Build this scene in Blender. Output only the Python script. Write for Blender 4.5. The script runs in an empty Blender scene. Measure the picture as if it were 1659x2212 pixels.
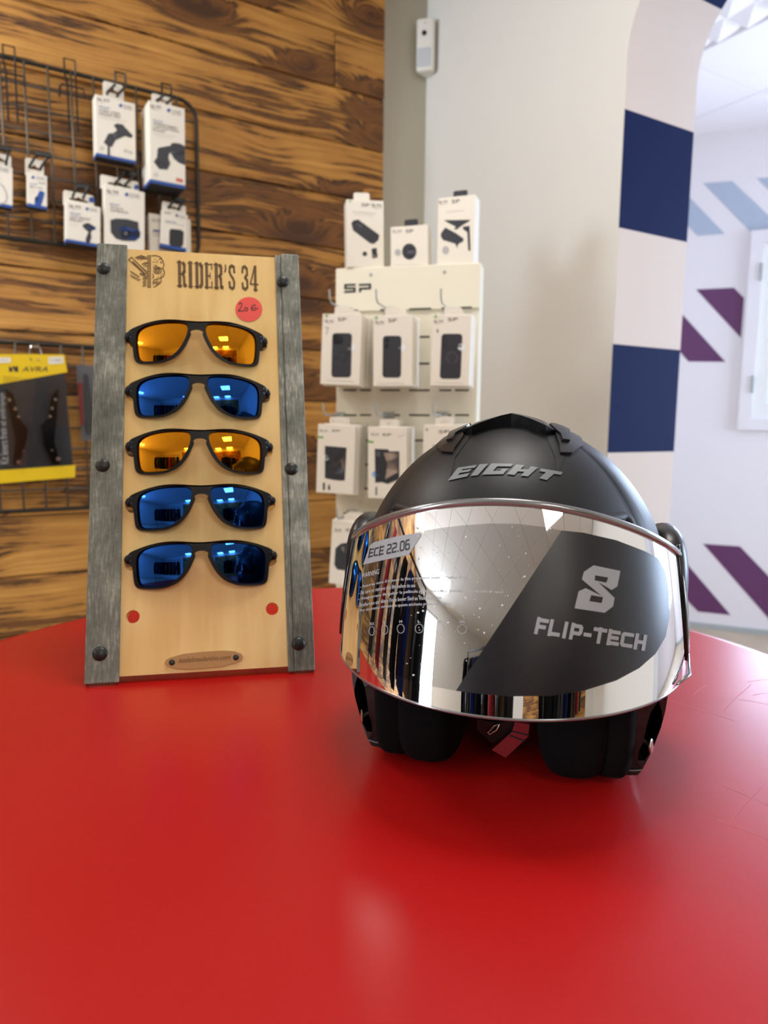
import bpy, bmesh, math, random
from mathutils import Vector, Matrix
from mathutils.geometry import tessellate_polygon
from mathutils.bvhtree import BVHTree
random.seed(7)
SC = bpy.context.scene
COL = SC.collection
V = Vector
# ------------------------------------------------------------------ camera, view, world, lamps
TABLE_Z, EYE = 0.90, V((0, 0, 1.16))
FPX, CX, CY = 1540.0, 829.5, 1106.0
_dn = V((700 - CX, 12018, FPX)).normalized()
ZW = -_dn
YW = (V((0, 0, 1)) - V((0, 0, 1)).dot(ZW) * ZW).normalized()
XW = YW.cross(ZW)
cam = bpy.data.cameras.new('camera')
camo = bpy.data.objects.new('camera', cam); COL.objects.link(camo)
cam.sensor_fit = 'HORIZONTAL'; cam.sensor_width = 36.0
cam.lens = FPX / 1659 * 36.0
cam.clip_start = 0.02
camo.matrix_world = Matrix(((XW[0], -XW[1], -XW[2], EYE[0]), (YW[0], -YW[1], -YW[2], EYE[1]),
                            (ZW[0], -ZW[1], -ZW[2], EYE[2]), (0, 0, 0, 1)))
cam.dof.use_dof = True; cam.dof.focus_distance = 0.56; cam.dof.aperture_fstop = 9.5
SC.camera = camo
SC.view_settings.view_transform = 'Standard'; SC.view_settings.look = 'None'
SC.view_settings.gamma = 1.0; SC.view_settings.use_curve_mapping = False
SC.view_settings.exposure = 0.32
LED_POWER = 13.0          # radiance of the ceiling panels
DAY_POWER = 150.0         # daylight through the far room's window and the added one
SHOP_DAY = 270.0          # daylight through the shop front behind the camera
wld = bpy.data.worlds.new('sky'); SC.world = wld; wld.use_nodes = True
wld.node_tree.nodes['Background'].inputs[0].default_value = (0.62, 0.76, 1.0, 1)
wld.node_tree.nodes['Background'].inputs[1].default_value = 1.2
SC.cycles.max_bounces = 10; SC.cycles.diffuse_bounces = 5; SC.cycles.glossy_bounces = 5
SC.cycles.sample_clamp_indirect = 6.0
SC.cycles.use_denoising = True

def ray(x, y):
    v = V((x - CX, y - CY, FPX)); return V((v.dot(XW), v.dot(YW), v.dot(ZW)))
def hit(x, y, P, N):
    r = ray(x, y); return EYE + r * ((P - EYE).dot(N) / r.dot(N))
def hitz(x, y, z): return hit(x, y, V((0, 0, z)), V((0, 0, 1)))
UP = V((0, 0, 1))
WD = V((0.856, 0.517, 0)).normalized()          # along the plank wall, away from us
QD = V((WD.y, -WD.x, 0))                        # out of the plank wall, into the shop
C = ray(916, 480); C = C / C.y * 2.8; C.z = 0   # room corner on the floor
CEIL = 2.70

# ------------------------------------------------------------------ materials
def lin(c):
    if isinstance(c, str):
        c = [int(c[i:i + 2], 16) / 255 for i in (0, 2, 4)]
        return tuple((x / 12.92 if x < .04045 else ((x + .055) / 1.055) ** 2.4) for x in c) + (1,)
    return tuple(c) + (1,)
def mat(name, col, rough=.5, metal=0., spec=.5, bump=None, coat=0., emit=None, var=None):
    m = bpy.data.materials.new(name); m.use_nodes = True
    nt = m.node_tree; b = nt.nodes['Principled BSDF']
    b.inputs['Base Color'].default_value = lin(col)
    b.inputs['Roughness'].default_value = rough; b.inputs['Metallic'].default_value = metal
    b.inputs['Specular IOR Level'].default_value = spec
    b.inputs['Coat Weight'].default_value = coat; b.inputs['Coat Roughness'].default_value = .12
    if emit:
        b.inputs['Emission Color'].default_value = lin(emit[0]); b.inputs['Emission Strength'].default_value = emit[1]
    if bump or var:
        tc = nt.nodes.new('ShaderNodeTexCoord'); n = nt.nodes.new('ShaderNodeTexNoise')
        n.inputs['Scale'].default_value = (bump or var)[0]; n.inputs['Detail'].default_value = 4
        nt.links.new(tc.outputs['Object'], n.inputs['Vector'])
        if bump:
            bp = nt.nodes.new('ShaderNodeBump'); bp.inputs['Strength'].default_value = bump[1]
            bp.inputs['Distance'].default_value = bump[2] if len(bump) > 2 else .001
            nt.links.new(n.outputs['Fac'], bp.inputs['Height']); nt.links.new(bp.outputs['Normal'], b.inputs['Normal'])
        if var:
            r = nt.nodes.new('ShaderNodeValToRGB'); c0 = lin(col)
            r.color_ramp.elements[0].color = tuple(x * (1 - var[1]) for x in c0[:3]) + (1,)
            r.color_ramp.elements[1].color = tuple(min(1, x * (1 + var[1])) for x in c0[:3]) + (1,)
            r.color_ramp.elements[0].position = .3; r.color_ramp.elements[1].position = .7
            nt.links.new(n.outputs['Fac'], r.inputs[0]); nt.links.new(r.outputs[0], b.inputs['Base Color'])
    return m
def nodes(m): return m.node_tree, m.node_tree.nodes, m.node_tree.links, m.node_tree.nodes['Principled BSDF']

def mat_plank():
    m = mat('brushed burnt pine', '9a6530', .62)
    nt, N, L, b = nodes(m)
    def nn(t, **k):
        x = N.new(t)
        for a, v in k.items(): setattr(x, a, v)
        return x
    def math_(op, a, bb=None, c=None):
        x = N.new('ShaderNodeMath'); x.operation = op
        for i, q in enumerate((a, bb, c)):
            if q is None: continue
            if isinstance(q, (int, float)): x.inputs[i].default_value = q
            else: L.new(q, x.inputs[i])
        return x.outputs[0]
    tc = N.new('ShaderNodeTexCoord'); oi = N.new('ShaderNodeObjectInfo')
    sep = N.new('ShaderNodeSeparateXYZ'); L.new(tc.outputs['Object'], sep.inputs[0])
    rx = math_('MULTIPLY', oi.outputs['Random'], 37.0)
    X = math_('ADD', sep.outputs[0], rx); Z = math_('ADD', sep.outputs[2], math_('MULTIPLY', rx, .7))
    def vec(x, z, y=0.0):
        c = N.new('ShaderNodeCombineXYZ')
        for i, q in enumerate((x, y, z)):
            if isinstance(q, (int, float)): c.inputs[i].default_value = q
            else: L.new(q, c.inputs[i])
        return c.outputs[0]
    def noise(v, s, d=3, r=.5):
        n = N.new('ShaderNodeTexNoise'); n.inputs['Scale'].default_value = s; n.inputs['Detail'].default_value = d
        n.inputs['Roughness'].default_value = r
        L.new(v, n.inputs['Vector']); return n.outputs['Fac']
    # knots bend the grain round them
    vo = N.new('ShaderNodeTexVoronoi'); vo.inputs['Scale'].default_value = 1.0
    L.new(vec(math_('MULTIPLY', X, 2.1), math_('MULTIPLY', Z, 5.2)), vo.inputs['Vector'])
    kd = vo.outputs['Distance']
    kn = N.new('ShaderNodeMapRange'); kn.interpolation_type = 'SMOOTHSTEP'
    kn.inputs['From Min'].default_value = .42; kn.inputs['From Max'].default_value = 0.0
    L.new(kd, kn.inputs['Value'])
    warp = noise(vec(math_('MULTIPLY', X, 1.6), math_('MULTIPLY', Z, 6)), 1.0, 2)
    g = math_('ADD', math_('MULTIPLY', Z, 78.0), math_('ADD', math_('MULTIPLY', warp, 5.0), math_('MULTIPLY', kn.outputs[0], 6.0)))
    fine = noise(vec(math_('MULTIPLY', X, 1.1), g), 1.0, 5, .62)
    hair = noise(vec(math_('MULTIPLY', X, 5.0), math_('MULTIPLY', g, 5.0)), 1.0, 3, .6)
    burn = noise(vec(math_('MULTIPLY', X, 2.6), math_('MULTIPLY', Z, 8.5), 3.3), 1.0, 4, .55)
    f = math_('ADD', math_('MULTIPLY', fine, .95), math_('MULTIPLY', hair, .42))
    f = math_('ADD', f, math_('MULTIPLY', burn, .87))
    f = math_('ADD', f, math_('MULTIPLY', kn.outputs[0], -.42))
    f = math_('ADD', math_('SUBTRACT', f, math_('MULTIPLY', oi.outputs['Random'], .09)), .05)
    r = N.new('ShaderNodeValToRGB'); e = r.color_ramp.elements
    e[0].position = .72; e[0].color = lin('1f1206')
    e[1].position = 1.36; e[1].color = lin('d49a4c')
    for p, c in ((.84, '4a2b10'), (.97, '82521f'), (1.10, 'ac7531'), (1.24, 'cd9748')):
        x = e.new(min(p / 1.5, 1)); x.color = lin(c)
    e[0].position = .72 / 1.5
    for q in e:
        if q.color[0] > .55: q.position = 1.36 / 1.5
    L.new(math_('DIVIDE', f, 1.5), r.inputs[0])
    L.new(r.outputs[0], b.inputs['Base Color'])
    bp = N.new('ShaderNodeBump'); bp.inputs['Strength'].default_value = .5; bp.inputs['Distance'].default_value = .003
    L.new(f, bp.inputs['Height']); L.new(bp.outputs[0], b.inputs['Normal'])
    return m
def mat_birch():
    m = mat('birch plywood', 'd8b07a', .45)
    nt, N, L, b = nodes(m)
    tc = N.new('ShaderNodeTexCoord'); mp = N.new('ShaderNodeMapping'); mp.inputs['Scale'].default_value = (60, 60, 5)
    n = N.new('ShaderNodeTexNoise'); n.inputs['Scale'].default_value = 1; n.inputs['Detail'].default_value = 5; n.inputs['Distortion'].default_value = .6
    n2 = N.new('ShaderNodeTexNoise'); n2.inputs['Scale'].default_value = 9; n2.inputs['Detail'].default_value = 2
    r = N.new('ShaderNodeValToRGB')
    r.color_ramp.elements[0].position = .32; r.color_ramp.elements[0].color = lin('e2b56a')
    r.color_ramp.elements[1].position = .68; r.color_ramp.elements[1].color = lin('f6d894')
    mx = N.new('ShaderNodeMath'); mx.operation = 'MULTIPLY_ADD'; mx.inputs[1].default_value = .45
    m2 = N.new('ShaderNodeMath'); m2.operation = 'MULTIPLY'; m2.inputs[1].default_value = .55
    L.new(tc.outputs['Object'], mp.inputs[0]); L.new(mp.outputs[0], n.inputs['Vector']); L.new(tc.outputs['Object'], n2.inputs['Vector'])
    L.new(n2.outputs[0], m2.inputs[0]); L.new(n.outputs[0], mx.inputs[0]); L.new(m2.outputs[0], mx.inputs[2])
    L.new(mx.outputs[0], r.inputs[0]); L.new(r.outputs[0], b.inputs['Base Color'])
    return m
def mat_steel():
    m = mat('worn raw steel', '6e6d66', .45, .25)
    nt, N, L, b = nodes(m)
    tc = N.new('ShaderNodeTexCoord')
    n = N.new('ShaderNodeTexNoise'); n.inputs['Scale'].default_value = 26; n.inputs['Detail'].default_value = 6; n.inputs['Roughness'].default_value = .7
    mp = N.new('ShaderNodeMapping'); mp.inputs['Scale'].default_value = (500, 500, 60); mp.inputs['Rotation'].default_value = (0, .5, 0)
    n2 = N.new('ShaderNodeTexNoise'); n2.inputs['Scale'].default_value = 1; n2.inputs['Detail'].default_value = 3
    a = N.new('ShaderNodeMath'); a.operation = 'MULTIPLY_ADD'; a.inputs[1].default_value = .4
    c = N.new('ShaderNodeMath'); c.operation = 'MULTIPLY'; c.inputs[1].default_value = .6
    L.new(tc.outputs['Object'], n.inputs['Vector']); L.new(tc.outputs['Object'], mp.inputs[0]); L.new(mp.outputs[0], n2.inputs['Vector'])
    L.new(n.outputs[0], c.inputs[0]); L.new(n2.outputs[0], a.inputs[0]); L.new(c.outputs[0], a.inputs[2])
    r = N.new('ShaderNodeValToRGB')
    r.color_ramp.elements[0].position = .36; r.color_ramp.elements[0].color = lin('555850')
    r.color_ramp.elements[1].position = .72; r.color_ramp.elements[1].color = lin('bfc2b4')
    x = r.color_ramp.elements.new(.52); x.color = lin('7a7d73')
    L.new(a.outputs[0], r.inputs[0]); L.new(r.outputs[0], b.inputs['Base Color'])
    return m
def mat_table():
    m = mat('red laminate', 'ad1312', .3, 0, .36)
    nt, N, L, b = nodes(m)
    tc = N.new('ShaderNodeTexCoord')
    n = N.new('ShaderNodeTexNoise'); n.inputs['Scale'].default_value = 420; n.inputs['Detail'].default_value = 2
    bp = N.new('ShaderNodeBump'); bp.inputs['Strength'].default_value = .05; bp.inputs['Distance'].default_value = .0006
    L.new(tc.outputs['Object'], n.inputs['Vector']); L.new(n.outputs[0], bp.inputs['Height']); L.new(bp.outputs[0], b.inputs['Normal'])
    n2 = N.new('ShaderNodeTexNoise'); n2.inputs['Scale'].default_value = 7; n2.inputs['Detail'].default_value = 6
    r = N.new('ShaderNodeMapRange'); r.inputs['To Min'].default_value = .24; r.inputs['To Max'].default_value = .36
    L.new(tc.outputs['Object'], n2.inputs['Vector']); L.new(n2.outputs[0], r.inputs[0]); L.new(r.outputs[0], b.inputs['Roughness'])
    return m
def mat_glass(name='window glass', tint=(1, 1, 1), gl=.08):
    m = bpy.data.materials.new(name); m.use_nodes = True; nt = m.node_tree; N = nt.nodes; N.clear()
    o = N.new('ShaderNodeOutputMaterial'); t = N.new('ShaderNodeBsdfTransparent'); g = N.new('ShaderNodeBsdfGlossy')
    g.inputs['Roughness'].default_value = .05; t.inputs[0].default_value = tint + (1,)
    x = N.new('ShaderNodeMixShader'); x.inputs[0].default_value = gl
    nt.links.new(t.outputs[0], x.inputs[1]); nt.links.new(g.outputs[0], x.inputs[2]); nt.links.new(x.outputs[0], o.inputs[0])
    return m
def mat_lens(name, c, edge):
    m = mat(name, c, .025, 1.0)
    m.node_tree.nodes['Principled BSDF'].inputs['Specular Tint'].default_value = lin(edge)
    return m

M = {}
M['plank'] = mat_plank(); M['birch'] = mat_birch(); M['steel'] = mat_steel(); M['table'] = mat_table()
M['wall'] = mat('warm white paint', 'dfded9', .8, bump=(220, .12))
M['strip'] = mat('grey green paint', 'b6b1a0', .75, bump=(220, .12))
M['farwall'] = mat('white paint', 'e4dcdb', .8, bump=(160, .1))
M['pink'] = mat('pale painted reveal', 'd8c8bb', .75, bump=(220, .12))
M['navy'] = mat('navy paint', '0a1a46', .7, 0, .12, bump=(220, .1))
M['purple'] = mat('plum paint', '5e2c58', .5); M['bluegrey'] = mat('blue grey paint', 'a9b2c0', .6)
M['tile'] = mat('ceiling tile', 'ecebe8', .85, bump=(300, .2)); M['grey'] = mat('ceiling joint grey', '4a4a48', .8)
M['floor'] = mat('beige vinyl floor', 'b09d85', .55, var=(6, .12)); M['trim'] = mat('grey trim', 'a9aca8', .5)
M['led'] = mat('lit panel', 'ffffff', .5, emit=((1.0, .965, .91), LED_POWER))
M['whiteplast'] = mat('white plastic', 'e6e4de', .4); M['sensorwin'] = mat('sensor window', 'c3c8d0', .35)
M['black'] = mat('black plastic', '0c0c0d', .4); M['gloss'] = mat('gloss black', '0a0a0b', .12)
M['wire'] = mat('dark wire', '33312d', .4, .6); M['wiregrey'] = mat('grey wire', '6a6258', .42, .5)
M['card'] = mat('white carton', 'e9e3d6', .55); M['cardside'] = mat('grey carton', 'd9d7d6', .55)
M['sp'] = mat('cream display board', 'eae5d2', .45); M['slot'] = mat('slot shadow grey', '3d3c38', .8)
M['ink'] = mat('black ink', '26262a', .6); M['inkgrey'] = mat('grey ink', '7b7c80', .6); M['inklight'] = mat('pale ink', 'b7b3a8', .6)
M['blue'] = mat('blue print', '174a9c', .5); M['green'] = mat('green print', '69a83c', .6); M['redprint'] = mat('red print', 'cf6a5c', .6)
M['photo'] = mat('printed dark grey', '2b2c33', .5); M['photo2'] = mat('printed mid grey', '5a5b66', .5); M['photo3'] = mat('printed pale grey', 'b3b2b0', .5)
M['dot'] = mat('white sticker', 'eef2f6', .5); M['bluedot'] = mat('pale blue sticker', '8fb4e6', .5); M['beige'] = mat('printed beige', 'b9a596', .5)
M['yellow'] = mat('yellow card', 'e8c400', .5); M['blister'] = mat_glass('clear blister', (.95, .95, .95), .045)
M['chromedot'] = mat('chrome bolt', 'c9c6c0', .2, 1.0)
M['burn'] = mat('laser engraved wood', '6d5434', .8); M['plaque'] = mat('thin veneer plaque', 'b58a52', .5)
M['sticker'] = mat('red paper sticker', 'ee5248', .6); M['rivet'] = mat('blackened rivet', '2f302e', .38, .4)
M['frame'] = mat('matte black frame', '0a0a0b', .45, 0, .35); M['hinge'] = mat('hinge screw', '4a5a86', .25, .8)
M['orange'] = mat_lens('orange mirror lens', (.80, .30, .012), (.70, .85, .04)); M['bluelens'] = mat_lens('blue mirror lens', (.018, .10, .46), (.07, .12, .6))
M['shell'] = mat('matte black paint', '17181a', .43, 0, .36); M['lip'] = mat('smoked visor edge', '8f9092', .16, .7); M['visor'] = mat('chrome visor', (.86, .86, .88), .02, 1.0)
M['film'] = mat('protective film', (.52, .52, .53), .03, 1.0); M['darkfilm'] = mat('dark printed film', '15151a', .34, 0, .5)
M['silver'] = mat('silver print', '9a9da2', .45); M['decal'] = mat('grey decal', '6f7476', .45); M['filmtext'] = mat('pale film print', 'b9bcc0', .5)
M['speck'] = mat('dust speck', 'd8d8d8', .7)
M['satin'] = mat('satin black', '131315', .33); M['fabric'] = mat('black fabric', '050506', .95, 0, .15, bump=(900, .4))
M['strap'] = mat('red webbing', '84101a', .85, bump=(1200, .5)); M['pin'] = mat('steel pin', 'c8bdb2', .25, 1.0)
M['rubber'] = mat('rubber trim', '08080a', .5); M['seam'] = mat('seam thread', '1f2126', .9)
M['tablebase'] = mat('black steel base', '151515', .4, .3)

# ------------------------------------------------------------------ building helpers
TM = {}
def link(o, parent=None, T=None):
    COL.objects.link(o)
    if parent is not None:
        o.parent = parent; TM[o] = TM[parent]
    else:
        TM[o] = T if T is not None else Matrix()
        o.matrix_world = TM[o]
    return o
def tag(o, label=None, cat=None, group=None, kind=None):
    if label: o['label'] = label
    if cat: o['category'] = cat
    if group: o['group'] = group
    if kind: o['kind'] = kind
    return o
def fr(O, ex, ey, ez):                       # frame matrix: columns are axes
    return Matrix(((ex[0], ey[0], ez[0], O[0]), (ex[1], ey[1], ez[1], O[1]), (ex[2], ey[2], ez[2], O[2]), (0, 0, 0, 1)))
def thing(name, T, label, cat, group=None):  # Empty at the thing's base
    o = bpy.data.objects.new(name, None); o.empty_display_size = .03
    link(o, None, T); return tag(o, label, cat, group)
def mesh(name, vs, fs, m, parent=None, smooth=False, T=None, local=False, mi=None, normals=None):
    """vertices in world space unless local; stored in the frame of the parent (or T)"""
    base = TM[parent] if parent is not None else (T if T is not None else Matrix())
    if not local:
        inv = base.inverted(); vs = [inv @ V(v) for v in vs]
        if normals: normals = [(inv.to_3x3() @ V(n)).normalized() for n in normals]
    me = bpy.data.meshes.new(name); me.from_pydata([tuple(v) for v in vs], [], fs)
    for x in (m if isinstance(m, (list, tuple)) else [m]): me.materials.append(x)
    if mi: me.polygons.foreach_set('material_index', mi)
    if smooth: me.polygons.foreach_set('use_smooth', [True] * len(me.polygons))
    me.update()
    if normals:
        me.polygons.foreach_set('use_smooth', [True] * len(me.polygons))
        me.normals_split_custom_set_from_vertices([tuple(n) for n in normals])
    return link(bpy.data.objects.new(name, me), parent, T)
class MB:
    def __init__(s): s.v = []; s.f = []; s.mi = []
    def add(s, vs, fs, mi=0):
        n = len(s.v); s.v += [V(v) for v in vs]; s.f += [tuple(i + n for i in f) for f in fs]; s.mi += [mi] * len(fs); return s
    def out(s, name, m, parent=None, **k): return mesh(name, s.v, s.f, m, parent, mi=s.mi, **k)
def box(T, x0, x1, y0, y1, z0, z1, bev=0.0, seg=2):
    bm = bmesh.new()
    vs = [bm.verts.new((x, y, z)) for x in (x0, x1) for y in (y0, y1) for z in (z0, z1)]
    for f in ((0, 1, 3, 2), (4, 6, 7, 5), (0, 4, 5, 1), (2, 3, 7, 6), (0, 2, 6, 4), (1, 5, 7, 3)): bm.faces.new([vs[i] for i in f])
    bmesh.ops.recalc_face_normals(bm, faces=bm.faces)
    if bev: bmesh.ops.bevel(bm, geom=list(bm.edges) + list(bm.verts), offset=bev, segments=seg, affect='EDGES', profile=.5)
    bm.verts.index_update()
    r = [T @ v.co for v in bm.verts], [tuple(v.index for v in f.verts) for f in bm.faces]
    bm.free(); return r
def tube(pts, r, n=8, closed=False, cap=True):
    pts = [V(p) for p in pts]; k = len(pts); vs = []; fs = []; ref = None
    for i, p in enumerate(pts):
        a = pts[i - 1] if (i or closed) else p; b = pts[(i + 1) % k] if (i < k - 1 or closed) else p
        t = (b - a).normalized()
        if ref is None: ref = t.orthogonal().normalized()
        ref = (ref - t * ref.dot(t)).normalized(); s = t.cross(ref)
        rr = r[i] if isinstance(r, (list, tuple)) else r
        vs += [p + (ref * math.cos(6.28319 * j / n) + s * math.sin(6.28319 * j / n)) * rr for j in range(n)]
    for i in range(k if closed else k - 1):
        a, b = i * n, ((i + 1) % k) * n
        fs += [(a + j, a + (j + 1) % n, b + (j + 1) % n, b + j) for j in range(n)]
    if cap and not closed: fs += [tuple(reversed(range(n))), tuple(range((k - 1) * n, k * n))]
    return vs, fs
def arc(c, r, a0, a1, n): return [(c[0] + r * math.cos(math.radians(a0 + (a1 - a0) * i / n)), c[1] + r * math.sin(math.radians(a0 + (a1 - a0) * i / n))) for i in range(n + 1)]
def disc(c, r, n=20, ry=None): return [(c[0] + r * math.cos(6.28319 * i / n), c[1] + (ry or r) * math.sin(6.28319 * i / n)) for i in range(n)]
def area2(p): return sum(p[i][0] * p[(i + 1) % len(p)][1] - p[(i + 1) % len(p)][0] * p[i][1] for i in range(len(p)))
def tess(poly):
    if isinstance(poly, tuple): outer, holes = poly
    else: outer, holes = poly, []
    loops = [list(map(tuple, outer))] + [list(map(tuple, h)) for h in holes]
    if len(loops) == 1 and len(loops[0]) == 3: return loops[0], [(0, 1, 2)]
    t = tessellate_polygon([[V((p[0], p[1], 0)) for p in l] for l in loops])
    return [p for l in loops for p in l], [tuple(x) for x in t]
def orient(vs, ts):      # counter-clockwise in 2D
    return [t if (vs[t[1]][0] - vs[t[0]][0]) * (vs[t[2]][1] - vs[t[0]][1]) - (vs[t[2]][0] - vs[t[0]][0]) * (vs[t[1]][1] - vs[t[0]][1]) > 0 else (t[0], t[2], t[1]) for t in ts]
def refine(vs, ts, L):
    vs = list(vs)
    for _ in range(9):
        mid = {}; d2 = lambda a, b: (vs[a][0] - vs[b][0]) ** 2 + (vs[a][1] - vs[b][1]) ** 2
        def m(a, b):
            k = (min(a, b), max(a, b))
            if k not in mid:
                mid[k] = len(vs) if d2(a, b) > L * L else None
                if mid[k] is not None: vs.append(((vs[a][0] + vs[b][0]) / 2, (vs[a][1] + vs[b][1]) / 2))
            return mid[k]
        out = []; ch = False
        for a, b, c in ts:
            ab, bc, ca = m(a, b), m(b, c), m(c, a); n = sum(x is not None for x in (ab, bc, ca))
            if n: ch = True
            if n == 0: out.append((a, b, c))
            elif n == 3: out += [(a, ab, ca), (ab, b, bc), (ca, bc, c), (ab, bc, ca)]
            else:
                while ab is None or (n == 2 and ca is not None): a, b, c, ab, bc, ca = b, c, a, bc, ca, ab
                if n == 1: out += [(a, ab, c), (ab, b, c)]
                else: out += [(ab, b, bc), (a, ab, bc), (a, bc, c)]
        ts = out
        if not ch: break
    return vs, ts
def prism(poly, fmap, w0, w1):               # 2D polygon (with holes) -> solid; fmap(u,v,w)
    vs, ts = tess(poly); ts = orient(vs, ts); n = len(vs)
    loops = [poly[0]] + list(poly[1]) if isinstance(poly, tuple) else [poly]
    P = [fmap(u, v, w1) for u, v in vs] + [fmap(u, v, w0) for u, v in vs]
    F = list(ts) + [(c + n, b + n, a + n) for a, b, c in ts]; k = 0
    for li, l in enumerate(loops):
        ccw = area2(l) > 0; want = (li == 0); m = len(l)
        for i in range(m):
            a, b = k + i, k + (i + 1) % m
            F.append((a, a + n, b + n, b) if ccw == want else (b, b + n, a + n, a))
        k += m
    return P, F
def flat(name, polys, fmap, m, parent, L=None, normals=None):
    mb = MB(); ns = []
    for p in polys:
        vs, ts = tess(p)
        if L: vs, ts = refine(vs, ts, L)
        P = []; idx = {}; 
        for i, q in enumerate(vs):
            r = fmap(*q)
            if r is None: continue
            idx[i] = len(P)
            if normals: P.append(r[0]); ns.append(r[1])
            else: P.append(r)
        F = []
        for t in ts:
            if not all(i in idx for i in t): continue
            a, b, c = (P[idx[i]] for i in t); n = (b - a).cross(c - a)
            F.append((idx[t[0]], idx[t[1]], idx[t[2]]) if n.dot(EYE - a) > 0 else (idx[t[0]], idx[t[2]], idx[t[1]]))
        mb.add(P, F)
    return mesh(name, mb.v, mb.f, m, parent, normals=ns if normals else None)
def stroke(pts, w, closed=False):
    out = []; pts = list(pts) + ([pts[0]] if closed else [])
    for i in range(len(pts) - 1):
        (x0, y0), (x1, y1) = pts[i], pts[i + 1]; d = math.hypot(x1 - x0, y1 - y0) or 1e-9
        nx, ny = -(y1 - y0) / d * w / 2, (x1 - x0) / d * w / 2; ex, ey = (x1 - x0) / d * w * .22, (y1 - y0) / d * w * .22
        x0, y0, x1, y1 = x0 - ex, y0 - ey, x1 + ex, y1 + ey
        out.append([(x0 + nx, y0 + ny), (x1 + nx, y1 + ny), (x1 - nx, y1 - ny), (x0 - nx, y0 - ny)])
    return out
def Zm(s, ox, oy): return lambda pts: [(ox + x / s, oy + y / s) for x, y in pts]
def bil(quad):                               # unit square (u right, v up) -> quad TL TR BR BL
    a, b, c, d = quad
    def f(u, v):
        w = 1 - v
        return tuple((a[i] * (1 - u) + b[i] * u) * (1 - w) + (d[i] * (1 - u) + c[i] * u) * w for i in (0, 1))
    return f
_fc = {}
def font(text, shear=0.0):                   # triangles of the built-in font, normalised to a unit box
    k = (text, shear)
    if k not in _fc:
        c = bpy.data.curves.new('text', 'FONT'); c.body = text; c.resolution_u = 2; c.shear = shear
        o = bpy.data.objects.new('text', c); me = o.to_mesh(); me.calc_loop_triangles()
        vs = [(v.co.x, v.co.y) for v in me.vertices]; ts = [tuple(t.vertices) for t in me.loop_triangles]
        o.to_mesh_clear(); bpy.data.objects.remove(o); bpy.data.curves.remove(c)
        x0, x1 = min(p[0] for p in vs), max(p[0] for p in vs); y0, y1 = min(p[1] for p in vs), max(p[1] for p in vs)
        _fc[k] = [[((vs[i][0] - x0) / (x1 - x0), (vs[i][1] - y0) / (y1 - y0)) for i in t] for t in ts]
    return _fc[k]
def text(t, quad, shear=0.0):
    f = bil(quad); return [[f(*p) for p in tri] for tri in font(t, shear)]
def text_path(t, base, h, shear=0.0):        # along a polyline (pixel space, y down)
    seg = [0]
    for a, b in zip(base, base[1:]): seg.append(seg[-1] + math.dist(a, b))
    def f(u, v):
        s = u * seg[-1]; i = 0
        while i < len(seg) - 2 and seg[i + 1] < s: i += 1
        k = (s - seg[i]) / (seg[i + 1] - seg[i]); a, b = base[i], base[i + 1]
        return (a[0] + (b[0] - a[0]) * k, a[1] + (b[1] - a[1]) * k - v * h)
    return [[f(*p) for p in tri] for tri in font(t, shear)]
BL = {  # block letters: strokes in a unit cell (x 0..1, y 0 bottom..1 top)
 'F': [[(.14, 0), (.14, 1)], [(.14, .88), (1, .88)], [(.14, .45), (.85, .45)]], 'L': [[(.14, 0), (.14, 1)], [(.14, .12), (1, .12)]],
 'I': [[(.5, 0), (.5, 1)]], 'P': [[(.14, 0), (.14, 1)], [(.14, .88), (.8, .88), (.88, .8), (.88, .5), (.8, .4), (.14, .4)]],
 '-': [[(.05, .42), (.95, .42)]], 'T': [[(.5, 0), (.5, 1)], [(0, .88), (1, .88)]],
 'E': [[(.14, 0), (.14, 1)], [(.14, .88), (1, .88)], [(.14, .5), (.9, .5)], [(.14, .12), (1, .12)]],
 'C': [[(1, .88), (.2, .88), (.12, .8), (.12, .2), (.2, .12), (1, .12)]], 'H': [[(.14, 0), (.14, 1)], [(.86, 0), (.86, 1)], [(.14, .5), (.86, .5)]],
 '2': [[(.05, .92), (.8, .92), (.92, .82), (.92, .6), (.8, .52), (.2, .46), (.08, .36), (.08, .08), (.98, .08)]],
 '0': [[(.2, .92), (.8, .92), (.92, .82), (.92, .18), (.8, .08), (.2, .08), (.08, .18), (.08, .82), (.2, .92)]],
 '6': [[(.9, .92), (.25, .92), (.08, .8), (.08, .18), (.2, .08), (.8, .08), (.92, .18), (.92, .45), (.8, .55), (.08, .55)]],
 '.': [[(.3, .08), (.7, .08)]]}
def block(t, quad, w, widths={}, gap=.16):
    f = bil(quad); ws = [widths.get(c, .8) for c in t]; tot = sum(ws) + gap * (len(t) - 1); x = 0; out = []
    for c, cw in zip(t, ws):
        for s in BL.get(c, []):
            for q in stroke([(px * cw, py) for px, py in s], w): out.append([f((x + a) / tot, b) for a, b in q])
        x += cw + gap
    return out
def scrib(quad, seed=0):                     # hand-written price such as 54,99
    f = bil(quad); S = [[(.02, .5), (.04, .95), (.12, .95)], [(.04, .6), (.13, .55), (.14, .2), (.03, .1)], [(.22, .95), (.18, .45), (.32, .5)], [(.31, .8), (.29, .05)],
                        [(.43, .15), (.40, -.1)], [(.62, .85), (.53, .9), (.52, .6), (.62, .62), (.64, .9), (.6, .05)], [(.86, .85), (.77, .9), (.76, .6), (.86, .62), (.88, .9), (.84, .05)]]
    return [[f(*p) for p in q] for s in S for q in stroke(s, .045)]
def planemap(P, N, eps=.0006):
    P2 = P + N * eps
    return lambda x, y: hit(x, y, P2, N)
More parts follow.
